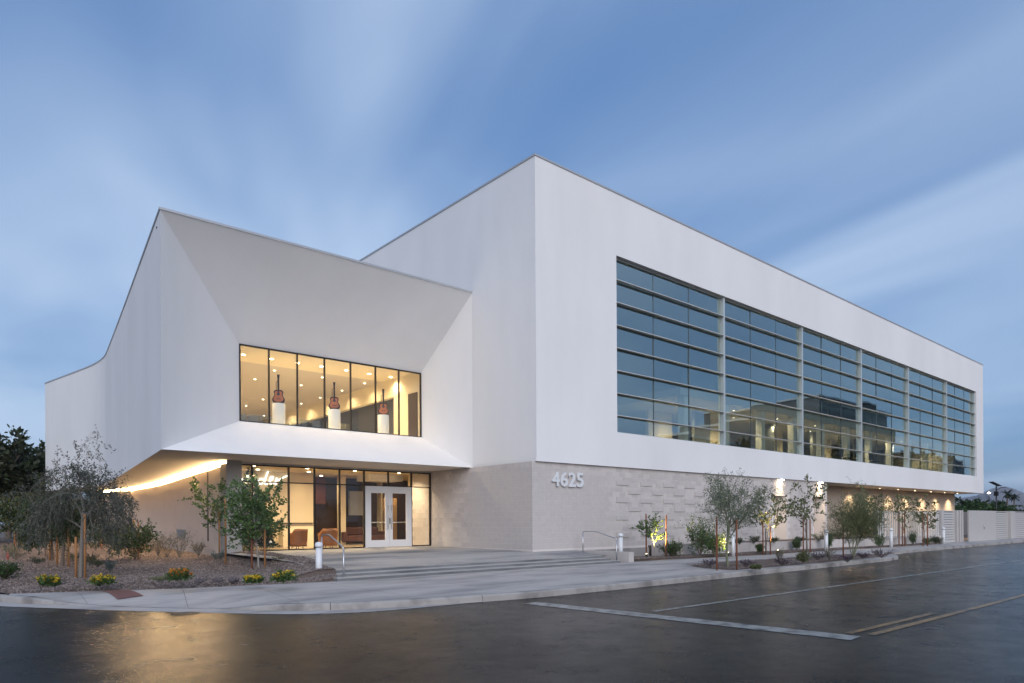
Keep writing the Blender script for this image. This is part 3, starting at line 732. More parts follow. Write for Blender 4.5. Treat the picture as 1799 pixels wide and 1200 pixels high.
# long street window
sw = P(MB().box((WX0, .20, WZ0), (WX1, .30, WZ0 + .06)).box((WX0, .20, WZ1 - .06), (WX1, .30, WZ1)), 'street_window', 'silver_frame')
MX = [WX0, 12.77, 20.75, 28.63, 36.6, 44.58, WX1]; LZ = [11.64, 10.70, 9.76, 8.82, 7.88, 6.94, 6.02]
rows = [WZ1 - .06] + LZ + [WZ0 + .06]
for i, x in enumerate(MX):
    if 0 < i < 6: P(MB().box((x - .075, .09, WZ0 + .002), (x + .075, .30, WZ1 - .002)), 'mullion', 'silver_frame', sw)
    else: P(MB().box((x + (.004 if i == 0 else -.09), .12, WZ0 + .065), (x + (.09 if i == 0 else -.004), .30, WZ1 - .065)), 'mullion', 'silver_frame', sw)
for i in range(6):
    a, b_ = MX[i] + (.09 if i else .09), MX[i + 1] - (.09 if i < 5 else .09); t3 = (b_ - a) / 3
    for j in (1, 2): P(MB().box((a + t3 * j - .014, .235, WZ0 + .06), (a + t3 * j + .014, .285, WZ1 - .06)), 'glazing_bar', 'bar_grey', sw)
    for k in range(8):
        for j in range(3):
            jit = rng.normal(0, .0035, 2)
            xa, xb = a + t3 * j + (.014 if j else 0), a + t3 * (j + 1) - (.014 if j < 2 else 0); z1_, z0_ = rows[k], rows[k + 1]
            w_, h_ = (xb - xa), (z1_ - z0_)
            P(MB().quad((xa, .25 + jit[0] * w_, z0_), (xb, .25 - jit[0] * w_, z0_), (xb, .25 - jit[0] * w_ + jit[1] * h_, z1_), (xa, .25 + jit[0] * w_ + jit[1] * h_, z1_)), 'pane', 'glass_street', sw)
    for z in LZ:
        a2, b2 = MX[i] + (.09 if i else .02), MX[i + 1] - (.09 if i < 5 else .02)
        mb = MB(); prof = [(.21, -.016), (.07, -.028), (.05, -.022), (.05, .008), (.21, .016)]
        vs = [(a2, y, z + q) for y, q in prof] + [(b2, y, z + q) for y, q in prof]; kk = len(prof)
        mb.add(vs, [tuple(range(kk)), tuple(range(kk, 2 * kk))[::-1]] + [(i2, kk + i2, kk + (i2 + 1) % kk, (i2 + 1) % kk) for i2 in range(kk)])
        P(mb, 'sunshade', 'fin', sw, fix=True)
# hall behind the street window
P(MB().quad((X0 + .1, .3, 5.2), (X1 - .1, .3, 5.2), (X1 - .1, 12, 5.2), (X0 + .1, 12, 5.2)), 'hall_floor', 'interior_grey')
P(MB().quad((X0 + .1, 12, 5.2), (X1 - .1, 12, 5.2), (X1 - .1, 12, 13), (X0 + .1, 12, 13)), 'hall_back_wall', 'hall_wall')
P(MB().quad((X0 + .1, .3, 13), (X0 + .1, 12, 13), (X1 - .1, 12, 13), (X1 - .1, .3, 13)), 'hall_ceiling', 'hall_dark')
P(MB().quad((X1 - .1, .3, 5.2), (X1 - .1, .3, 13), (X1 - .1, 12, 13), (X1 - .1, 12, 5.2)), 'hall_end_wall', 'hall_wall')
P(MB().quad((WX0 - .3, .3, 5.2), (WX0 - .3, 12, 5.2), (WX0 - .3, 12, 13), (WX0 - .3, .3, 13)), 'hall_end_wall', 'hall_dark')
P(MB().box((13.5, 3.2, 8.35), (53.3, 11.9, 8.75)), 'mezzanine', 'hall_wall')
for x in np.arange(14.2, 53, 4.0): P(MB().box((x - .2, 3.3, 5.2), (x + .2, 3.7, 8.349)), 'hall_column', 'interior_white')
for x in (16.3, 22.5, 30.2, 38.4, 45.5): P(MB().box((x, 7.5, 5.2), (x + 2.4, 7.7, 8.349)), 'partition', 'interior_cream')
for x in (18.9, 26.8, 34.3, 42.0, 48.3): P(MB().box((x, 6.0, 5.2), (x + 1.7, 6.2, 8.349)), 'partition', 'hall_dark')
P(MB().box((13.5, 3.05, 8.76), (53.3, 3.08, 9.8)), 'balustrade', 'glass_rail')

# gallery window over the entrance
gw = P(MB().box((GX0, GY - .03, GZ1 - .05), (GX1, GY + .06, GZ1)).box((GX0, GY - .02, GZ0 - .0), (GX1, GY + .05, GZ0 + .025)), 'gallery_window', 'dark_frame')
gm = [GX0 + .02, -7.2, -6.1, -4.98, -3.85, -2.71, -1.59, GX1 - .02]
for x in gm: P(MB().box((x - .022, GY - .035, GZ0 + .025), (x + .022, GY + .055, GZ1 - .051)), 'mullion', 'dark_frame', gw)
for a, b_ in zip(gm, gm[1:]): P(MB().quad((a + .022, GY + .006, GZ0 + .026), (b_ - .022, GY + .006, GZ0 + .026), (b_ - .022, GY + .006, GZ1 - .052), (a + .022, GY + .006, GZ1 - .052)), 'pane', 'glass_clear', gw)
GC = 8.36
P(MB().quad((GX0 - .9, GY + .06, GC), (GX0 - .9, 10.3, GC), (.1, 10.3, GC), (.1, GY + .06, GC)), 'gallery_ceiling', 'interior_cream')
mb = MB()
y = 10.3
while y < 31:
    mb.box((-9.0, y, GC), (.1, y + .11, GC + .05)); y += .135
P(mb, 'slatted_ceiling', 'slat_ceiling')
P(MB().quad((-9, 10.3, GC + .06), (-9, 31, GC + .06), (.1, 31, GC + .06), (.1, 10.3, GC + .06)), 'ceiling_void', 'dark_wood')
P(MB().quad((-9.2, GY + .07, 5.33), (.1, GY + .07, 5.33), (.1, 31, 5.33), (-9.2, 31, 5.33)), 'gallery_floor', 'interior_white')
P(MB().quad((-9.0, GY + .06, 5.3), (-7.6, 31, 5.3), (-7.6, 31, GC + .06), (-9.0, GY + .06, GC + .06)), 'gallery_side_wall', 'interior_cream')
P(MB().quad((-9, 31, 5.3), (.1, 31, 5.3), (.1, 31, 9), (-9, 31, 9)), 'gallery_back_wall', 'interior_cream')
P(MB().box((-.3, 7.0, 7.52), (-.05, 30.9, GC)), 'gallery_beam', 'interior_cream')
P(MB().box((-.29, GY + .07, 5.33), (-.06, 9.4, 7.519)), 'gallery_right_wall', 'interior_cream')
P(MB().box((-.32, 7.35, 5.34), (-.291, 8.1, 7.45)), 'gallery_door', 'dark_wood')
P(MB().quad((-.02, 9.4, 5.33), (-.02, 31, 5.33), (-.02, 31, 7.6), (-.02, 9.4, 7.6)), 'gallery_dark_opening', 'far_dark')  # dark sheet standing in for the dim room beyond the opening
for x in (-8.0, -6.2, -4.4, -2.6): P(MB().box((x, 11.8, 5.34), (x + 1.74, 11.815, 6.42)), 'balustrade', 'glass_rail')

# entrance glazing and doors
LT = 3.80; GF = .60
egx = [-8.38, -7.85, -6.46, -5.42, -4.36, -3.27]
eg = P(MB().box((-8.40, GY - .03, LT - .045), (.0, GY + .07, LT)).box((-8.4, GY - .03, GF), (-3.28, GY + .07, GF + .04)).box((-.99, GY - .03, GF), (0, GY + .07, GF + .04)), 'entrance_glazing', 'dark_frame')
P(MB().box((-8.4, GY - .005, LT), (0, GY + .06, ZB - .003)), 'glazing_header', 'stucco_soffit')
TR = 3.17
for x in egx + [-.99, -.025]: P(MB().box((x - .025, GY - .032, GF + .04), (x + .025, GY + .065, LT - .046)), 'mullion', 'dark_frame', eg)
P(MB().box((-2.155, GY - .03, TR + .02), (-2.105, GY + .06, LT - .046)), 'mullion', 'dark_frame', eg)
allx = egx + [-.99, -.025]
for a, b_ in zip(allx, allx[1:]):
    P(MB().box((a + .026, GY - .028, TR - .02), (b_ - .026, GY + .06, TR + .019)), 'transom', 'dark_frame', eg)
    if abs(a + 3.27) < .01:
        P(MB().quad((a + .026, GY + .006, TR + .02), (-2.156, GY + .006, TR + .02), (-2.156, GY + .006, LT - .046), (a + .026, GY + .006, LT - .046)), 'pane', 'glass_clear', eg); P(MB().quad((-2.104, GY + .006, TR + .02), (b_ - .026, GY + .006, TR + .02), (b_ - .026, GY + .006, LT - .046), (-2.104, GY + .006, LT - .046)), 'pane', 'glass_clear', eg)
    else:
        P(MB().quad((a + .026, GY + .006, TR + .02), (b_ - .026, GY + .006, TR + .02), (b_ - .026, GY + .006, LT - .046), (a + .026, GY + .006, LT - .046)), 'pane', 'glass_clear', eg)
        P(MB().quad((a + .026, GY + .006, GF + .04), (b_ - .026, GY + .006, GF + .04), (b_ - .026, GY + .006, TR - .021), (a + .026, GY + .006, TR - .021)), 'pane', 'glass_clear', eg)
# double door
fr = P(MB().box((-3.24, GY - .06, GF), (-3.15, GY + .05, TR - .022)).box((-1.11, GY - .06, GF), (-1.02, GY + .05, TR - .022)).box((-3.149, GY - .06, TR - .10), (-1.111, GY + .05, TR - .022)), 'door_frame', 'white_frame')
for k in range(2):
    a = -3.145 + k * 1.02; b_ = a + 1.01; zt = TR - .105; s_ = .17
    d = P(MB().box((a, GY - .05, GF + .01), (a + s_, GY, zt)).box((b_ - s_, GY - .05, GF + .01), (b_, GY, zt)).box((a + s_, GY - .05, GF + .01), (b_ - s_, GY, GF + .30)).box((a + s_, GY - .05, zt - .2), (b_ - s_, GY, zt)), 'door', 'white_frame')
    P(MB().quad((a + s_, GY - .025, GF + .3), (b_ - s_, GY - .025, GF + .3), (b_ - s_, GY - .025, zt - .2), (a + s_, GY - .025, zt - .2)), 'pane', 'glass_clear', d)
    hx = (b_ - .08) if k == 0 else (a + .08)
    P(MB().tube([(hx, GY - .052, GF + .75), (hx, GY - .11, GF + .78), (hx, GY - .11, GF + 1.72), (hx, GY - .052, GF + 1.75)], .016, 8), 'handle', 'steel', d)
    P(MB().tube([(a + .12, GY + .05, GF + 1.04), (b_ - .12, GY + .05, GF + 1.04)], .022, 8), 'push_bar', 'steel', d)
    if k: P(MB().box((a + .01, GY - .058, GF + .98), (a + .055, GY - .051, GF + 1.22)), 'lock_plate', 'black', d)
# lobby
P(MB().quad((-8.4, GY + .08, .6), (8, GY + .08, .6), (8, 13, .6), (-8.4, 13, .6)), 'lobby_floor', 'lobby_floor')
P(MB().quad((-8.4, GY + .07, 3.858), (-8.4, 13, 3.858), (8, 13, 3.858), (8, GY + .07, 3.858)), 'lobby_ceiling', 'interior_cream')
P(MB().box((-8.42, 10.6, .6), (-3.75, 10.8, 3.855)), 'lobby_wall', 'interior_cream')
P(MB().quad((-8.3, 7.2, .6), (-8.3, 10.6, .6), (-8.3, 10.6, 3.857), (-8.3, 7.2, 3.857)), 'lobby_wall', 'interior_cream')
P(MB().box((-3.745, 12.9, .6), (8, 13.1, 3.855)), 'lobby_wall', 'dark_wood')
P(MB().quad((7.9, 8, .6), (7.9, 12.9, .6), (7.9, 12.9, 3.857), (7.9, 8, 3.857)), 'lobby_wall', 'interior_grey')
P(MB().box((.02, 8.5, .6), (7.9, 8.7, 3.855)), 'lobby_wall', 'interior_cream')
P(MB().box((-3.74, 12.6, 2.55), (-2.2, 12.89, 3.854)), 'lobby_panel', 'maroon')
P(MB().box((-2.15, 11.2, .6), (-1.85, 11.5, 3.854)), 'lobby_column', 'interior_cream')
P(MB().box((-1.0, 12.4, 2.0), (.1, 12.6, 3.2)), 'lobby_panel', 'interior_grey')
P(MB().box((1.1, 12.8, .6), (1.9, 12.88, 2.9)), 'lobby_panel', 'oak')
P(MB().box((.6, 12.2, .6), (.7, 12.6, 3.854)), 'lobby_column', 'interior_cream')
P(MB().box((-1.7, 9.1, 3.55), (.0, 10.4, 3.855)), 'ceiling_bulkhead', 'interior_white')

# ------------------------------------------------------------------ lamps of the place
def spot(loc, power, angle=140, col=(1, .76, .46), blend=.6, size=.06, tgt=None):
    d = bpy.data.lights.new('spot', 'SPOT'); d.energy = power; d.color = col; d.spot_size = R(angle); d.spot_blend = max(blend, .9); d.shadow_soft_size = size
    o = bpy.data.objects.new('lamp_light', d); COL.objects.link(o); o.location = loc
    if tgt is not None: o.rotation_euler = (Vector(loc) - Vector(tgt)).to_track_quat('Z', 'Y').to_euler()
    return o
dl_big = MB().lathe([(.085, 0), (.085, -.006), (.06, -.012)], sides=16).mesh('trim', 'interior_white'); dl_bigl = MB().lathe([(.075, -.014), (.06, -.02)], sides=16).mesh('lens', 'lamp_warm')
dl_sml = MB().lathe([(.05, -.014), (.04, -.02)], sides=12).mesh('lens', 'lamp_small')
def downlight(p, label, group, power, big=True, angle=150, mat=None):
    r2 = empty('downlight', p); tag(r2, label, 'ceiling light', group)
    link('trim', dl_big, None, r2); link('lens', dl_bigl if big else dl_sml, None, r2)
    if power:
        o = spot((0, 0, -.05), power, angle); o.parent = r2
    return r2
for i, x in enumerate((-7.34, -6.2, -5.1, -4.04, -2.87, -1.73, -.63)):
    downlight((x, 9.08, GC), 'bright gallery ceiling downlight above the guitars, %s from the left' % ORD[i], 'row of gallery downlights', 130 if i % 2 == 1 else 90)
for x in (-7.5, -5.29, -3.04, -.88):
    for y in (11.1, 13.45, 15.98, 18.4, 21.0, 24.0): downlight((x, y, GC), 'small downlight in the slatted gallery ceiling behind the guitars', 'slatted ceiling downlights', 60, False)
for i, x in enumerate((-7.38, -5.22, -3.1, -.92)): downlight((x, 7.9, 3.854), 'lobby downlight just behind the entrance glass, %s from the left' % ORD[i], 'lobby downlights', 215)
for x in (-6.6, -4.4): downlight((x, 9.6, 3.854), 'lobby downlight near the cream wall, above the %s' % ('script sign' if x < -5 else 'reception desk'), 'lobby wall downlights', 60)
for x, y, w in ((1.5, 12.0, 'farthest right'), (-.9, 10.4, 'nearest the doors'), (-2.9, 11.6, 'before the maroon panel')): downlight((x, y, 3.854), 'downlight deep in the lobby ceiling, ' + w, 'deep lobby downlights', 60)
for i, x in enumerate(np.arange(15.2, 53, 2.65)):
    downlight((x, 4.3 + (i % 2) * 1.6, 8.345), 'small downlight under the mezzanine behind the street window', 'mezzanine downlights', 230, False)
for i, x in enumerate((31.4, 34.7, 38.07, 41.4, 44.9, 48.1, 51.3)): downlight((x, 1.35, ZB - .002), 'downlight in the soffit beyond the door niches, %s from the left' % ORD[i], 'soffit downlights', 230, False, 122)
for (x, nm) in ((18.1, 'nearer'), (22.7, 'farther')):
    r2 = empty('wall_lamp', (x, .0, ZB - .005)); tag(r2, 'square wall lamp under the soffit washing the %s door niche' % nm, 'wall lamp')
    MB().box((-.16, -.10, -.05), (.16, .08, -.001)).build('housing', 'white_frame', r2); MB().box((-.14, -.09, -.056), (.14, .07, -.0505)).build('lens', 'lamp_wall', r2)
    o = spot((0, -.16, -.08), 60, 84); o.parent = r2; o.rotation_euler = (R(9), 0, 0)

# address numbers
an = empty('address_sign', (.96, .09, 2.97)); tag(an, 'raised white house number 4625 on the block wall', 'sign')
for i, ch in enumerate('4625'):
    c = bpy.data.curves.new('digit', 'FONT'); c.body = ch; c.size = .80; c.extrude = .03; c.offset = .0125; c.bevel_depth = .004
    tmp = bpy.data.objects.new('digit', c); COL.objects.link(tmp)
    dg = bpy.context.evaluated_depsgraph_get(); me = bpy.data.meshes.new_from_object(tmp.evaluated_get(dg)); bpy.data.objects.remove(tmp)
    co = np.array([v.co[:] for v in me.vertices]); x0, x1, y0, y1 = co[:, 0].min(), co[:, 0].max(), co[:, 1].min(), co[:, 1].max()
    for v in me.vertices:
        v.co.x = (v.co.x - x0) / (x1 - x0) * .385; v.co.y = (v.co.y - y0) / (y1 - y0) * .56
    me.materials.clear(); me.materials.append(MATS['bollard'])
    o = link('digit', me, None, an); o.location = (i * .437, -.035, 0); o.rotation_euler = (math.pi / 2, 0, 0)
# glowing script sign on the lobby wall
ss = empty('script_sign', (-6.4, 10.5, 3.2)); tag(ss, 'glowing white handwritten script sign high on the cream lobby wall', 'sign')
def stroke(pts, w=.024):
    q = smoothline([Vector((p[0], 0, p[1])) for p in pts], .05)
    o = MB().tube(q, w, 6).build('stroke', 'neon', ss); return o
stroke([(-.95, .02), (-.90, .25), (-.75, .50), (-.45, .62), (-.05, .66)]); stroke([(-.95, .30), (-.70, .36), (-.50, .37)])
stroke([(-.62, .06), (-.48, .22), (-.36, .24), (-.42, .10), (-.46, .02), (-.30, .08), (-.16, .16)])
stroke([(-.20, .02), (-.14, .26), (-.04, .28), (.06, .10), (.18, .04), (.30, .14)])
stroke([(.52, .26), (.38, .28), (.30, .12), (.42, .04), (.56, .22), (.74, .62), (.66, .40), (.58, .08), (.70, .06)])
stroke([(.74, .14), (.90, .26), (.96, .38), (.84, .36), (.80, .14), (.92, .06), (1.06, .18)]); stroke([(1.06, .04), (1.10, .34), (1.16, .22), (1.30, .32), (1.62, .46)])
ss.location = (-6.55, 10.52, 3.25)

# ------------------------------------------------------------------ gallery guitars on plinths
def guitar_outline(k=40):
    pts = []
    for i in range(k):
        t_ = i / k; z = t_
    # half widths down the body, bottom to top
    prof = [(0, .0), (.012, .09), (.04, .155), (.10, .192), (.17, .195), (.235, .165), (.29, .132), (.33, .128), (.38, .142), (.43, .148), (.47, .13), (.495, .08), (.50, .03)]
    right = [(w, z) for z, w in prof]; left = [(-w, z) for z, w in prof[::-1] if w > 0]
    return right + left[:-0 or None]
gl_ = guitar_outline()
def make_guitar(p, rz, label):
    r2 = empty('guitar', p, rz); tag(r2, label, 'guitar', 'guitars in the gallery window')
    k = len(gl_); vs = [(x, -.05, z) for x, z in gl_] + [(x, .05, z) for x, z in gl_]
    o = MB().add(vs, [tuple(range(k)), tuple(range(k, 2 * k))[::-1]] + [(i, k + i, k + (i + 1) % k, (i + 1) % k) for i in range(k)]).build('body', 'guitar_body', r2); fixnormals(o)
    inn = [(x * .80, .055 + z * .80) for x, z in gl_]
    o = MB().add([(x, -.0525, z) for x, z in inn] + [(x, -.0505, z) for x, z in inn], [tuple(range(k))] + [(i, (i + 1) % k, k + (i + 1) % k, k + i) for i in range(k)]).build('soundboard', 'guitar_top', r2); fixnormals(o)
    o2 = MB().lathe([(.048, 0), (.048, .002)], sides=20, sm=False).build('sound_hole', 'black', r2); o2.rotation_euler = (math.pi / 2, 0, 0); o2.location = (0, -.0535, .34)
    MB().box((-.075, -.064, .155), (.075, -.0535, .178)).build('bridge', 'black', r2)
    MB().box((-.028, -.066, .36), (.028, -.035, .88)).build('neck', 'guitar_neck', r2)
    hd = MB().add([(-.026, -.06, .88), (.026, -.06, .88), (.042, -.045, 1.06), (-.042, -.045, 1.06), (-.026, -.04, .88), (.026, -.04, .88), (.042, -.025, 1.06), (-.042, -.025, 1.06)],
                  [(0, 1, 2, 3), (7, 6, 5, 4), (0, 4, 5, 1), (1, 5, 6, 2), (2, 6, 7, 3), (3, 7, 4, 0)]).build('headstock', 'guitar_neck', r2); fixnormals(hd)
    for s_ in (-1, 1):
        for q in range(3): MB().tube([(s_ * .035, -.04, .92 + q * .045), (s_ * .062, -.04, .92 + q * .045)], .009, 6).build('tuning_peg', 'steel', hd)
    MB().tube([(-.075, .03, 0), (-.075, .03, .80), (-.03, -.02, .82)], .011, 6).build('display_rod', 'black', r2)
    r2.scale = (1.2, 1.1, 1.08)
    return r2
for (px, pyt, nm) in ((490, 709, 'first guitar from the'), (588, 720, ''), (674, 730, '')):
    q = atY(px, pyt, 8.0); w = {490: 'at the left of the gallery window', 588: 'in the middle of the gallery window', 674: 'in the gallery window nearest the dark door'}[px]
    r2 = empty('plinth', (q.x, 8.0, 5.335)); tag(r2, 'white cylindrical plinth under the guitar ' + w, 'plinth', 'gallery plinths')
    h = 1.02
    MB().lathe([(.245, 0), (.245, h - .01), (.235, h)], sides=28).build('drum', 'interior_white', r2)
    make_guitar((q.x, 8.0, 5.335 + h + .002), R(-28), 'sunburst guitar on a plinth ' + w)

# ------------------------------------------------------------------ lobby furniture
def armchair(p, rz, label):
    r2 = empty('armchair', p, rz); tag(r2, label, 'armchair', 'lobby armchairs')
    # curved shell back seen from outside
    vs = []; n1, n2 = 13, 7
    for thick in (0, .05):
        for i in range(n1):
            a = R(-100 + 200 * i / (n1 - 1)) - math.pi / 2
            for j in range(n2):
                f = j / (n2 - 1); rr = .36 + .05 * f - thick; topz = .80 - .22 * abs(i - 6) / 6 * (abs(i - 6) > 3)
                vs.append((rr * math.cos(a), rr * math.sin(a), .10 + f * (topz - .10)))
    g_ = n1 * n2; fs = []
    for i in range(n1 - 1):
        for j in range(n2 - 1):
            a = i * n2 + j; fs += [(a, a + n2, a + n2 + 1, a + 1), (g_ + a, g_ + a + 1, g_ + a + n2 + 1, g_ + a + n2)]
        a = i * n2 + n2 - 1; fs.append((a, a + n2, g_ + a + n2, g_ + a)); a = i * n2; fs.append((a, g_ + a, g_ + a + n2, a + n2))
    for i in (0, n1 - 1):
        for j in range(n2 - 1): a = i * n2 + j; fs.append((a, a + 1, g_ + a + 1, g_ + a))
    o = MB().add(vs, fs, True).build('backrest', 'leather', r2); fixnormals(o)
    MB().lathe([(.30, .12), (.33, .2), (.33, .40), (.29, .44)], sides=20).build('seat', 'leather', r2)
    for a in range(4): MB().tube([(.22 * math.cos(R(45 + 90 * a)), .22 * math.sin(R(45 + 90 * a)), 0), (.20 * math.cos(R(45 + 90 * a)), .20 * math.sin(R(45 + 90 * a)), .13)], .018, 8).build('leg', 'black', r2)
    return r2
armchair((-5.72, 7.75, .602), R(12), 'brown leather tub armchair behind the glass, beside the cream reception desk').scale = (1.0, 1, 1)
armchair((-4.42, 7.75, .602), R(-6), 'brown leather tub armchair behind the left handrail, nearer the doors')
dk = empty('reception_desk', (-4.9, 9.6, .602)); tag(dk, 'cream reception desk with dark counter top behind the leather chairs', 'desk')
MB().box((-.75, -.25, 0), (.65, .25, 1.0)).build('body', 'interior_cream', dk); MB().box((-.95, -.32, 1.001), (.70, .30, 1.045)).build('counter_top', 'dark_wood', dk)
so_ = empty('sofa', (-.9, 11.3, .602)); tag(so_, 'dark red brown sofa seen low through the entrance doors', 'sofa')
MB().bbox((-1.0, -.4, .12), (1.0, .4, .42), .05).build('seat', 'sofa_fabric', so_); MB().bbox((-1.0, .25, .42), (1.0, .45, .80), .05).build('backrest', 'sofa_fabric', so_)
for s_ in (-1, 1): MB().bbox((s_ * 1.1 - .1, -.4, .12), (s_ * 1.1 + .1, .45, .6), .04).build('armrest', 'sofa_fabric', so_)
for a, b_ in ((-.9, -.3), (.9, -.3), (-.9, .3), (.9, .3)): MB().box((a - .03, b_ - .03, 0), (a + .03, b_ + .03, .12)).build('leg', 'black', so_)

# ------------------------------------------------------------------ foliage tools
def leafquads(pos, size, aspect, rs, dirs=None, flat=0.0, droop=0.0):
    """pos (n,3) -> diamond leaves"""
    n_ = len(pos); pos = np.asarray(pos)
    d = rs.normal(size=(n_, 3))
    if dirs is not None: d = d * .6 + dirs
    d[:, 2] -= droop
    d /= np.linalg.norm(d, axis=1, keepdims=True) + 1e-9
    e = rs.normal(size=(n_, 3)); e[:, 2] *= (1 - flat)
    e -= (e * d).sum(1, keepdims=True) * d; e /= np.linalg.norm(e, axis=1, keepdims=True) + 1e-9
    s_ = size * rs.uniform(.65, 1.3, size=(n_, 1)); w = s_ * aspect
    v = np.empty((n_, 4, 3)); v[:, 0] = pos; v[:, 1] = pos + d * s_ * .45 + e * w * .5; v[:, 2] = pos + d * s_; v[:, 3] = pos + d * s_ * .45 - e * w * .5
    return v.reshape(-1, 3), np.arange(n_ * 4).reshape(-1, 4)
def grow(rs, spec, base=(0, 0, 0), d0=(0, 0, 1)):
    wood = []; leaves = []; ldirs = []
    def br(p, d, Lg, r, lev):
        sp = spec[lev]; seg = sp.get('seg', 4); pts = [p]; ds = [d]
        for i in range(seg):
            d = d + rs.normal(0, sp.get('wob', .12), 3); d[2] += sp.get('grav', 0) * (1 + i * sp.get('gacc', 0)); d = d / np.linalg.norm(d)
            p = p + d * Lg / seg; pts.append(p); ds.append(d)
        rad = [max(.0022, r * (1 - (1 - sp.get('tip', .5)) * i / seg)) for i in range(seg + 1)]
        wood.append((pts, rad, lev))
        nl = sp.get('leaf', 0)
        for _ in range(nl):
            f = rs.uniform(sp.get('l0', .15), 1.0) * seg; i = min(int(f), seg - 1); q = pts[i] + (pts[i + 1] - pts[i]) * (f - i)
            leaves.append(q + rs.normal(0, sp.get('lsp', .02), 3)); ldirs.append(ds[i + 1])
        if lev + 1 < len(spec):
            nk = sp['kids']; ph = rs.uniform(0, 6.28)
            for k in range(nk):
                f = (sp.get('t0', .4) + (1 - sp.get('t0', .4)) * (k + rs.uniform(0, .9)) / nk) * seg; i = min(int(f), seg - 1); q = pts[i] + (pts[i + 1] - pts[i]) * min(1, f - i)
                dd = ds[min(i + 1, seg)]; ph += 2.4 + rs.normal(0, .3)
                a = np.cross(dd, [0.3, .2, 1]); a = a / (np.linalg.norm(a) + 1e-9) if np.linalg.norm(a) > .05 else np.array([1., 0, 0]); b2 = np.cross(dd, a)
                an_ = R(sp.get('ang', 45)) * rs.uniform(.75, 1.25)
                nd = dd * math.cos(an_) + (a * math.cos(ph) + b2 * math.sin(ph)) * math.sin(an_)
                br(q, nd, Lg * sp.get('ratio', .6) * rs.uniform(.7, 1.2), rad[i] * sp.get('rr', .6), lev + 1)
    n0 = spec[0].get('stems', 1)
    for k in range(n0):
        d = np.array(d0, float); 
        if n0 > 1: a = 6.283 * k / n0 + rs.uniform(-.4, .4); d = d + np.array([math.cos(a), math.sin(a), 0]) * spec[0].get('splay', .25)
        br(np.array(base, float), d / np.linalg.norm(d), spec[0]['L'] * rs.uniform(.9, 1.1), spec[0]['r'], 0)
    return wood, np.array(leaves), np.array(ldirs)
def plantmeshes(wood, leaves, ldirs, rs, H, Wd, leafmat_, woodmat, size, aspect, droop=0, flat=0.0, pct=90):
    # fit to height and crown width
    zmax = np.percentile(leaves[:, 2], 98.5); wx = np.percentile(np.abs(leaves[:, :2] - np.median(leaves[:, :2], axis=0)), pct) * 2
    sz, sx = H / zmax, Wd / wx; sc = np.array([sx, sx, sz])
    mb = MB()
    for pts, rad, lev in wood: mb.tube([tuple(p * sc) for p in pts], [r for r in rad], 7 if lev == 0 else 5 if lev == 1 else 3, cap=False)
    wm = mb.mesh('trunk', woodmat)
    v, q = leafquads(leaves * sc, size, aspect, rs, ldirs, flat, droop)
    lm = rawmesh('crown', v, q, leafmat_)
    return wm, lm
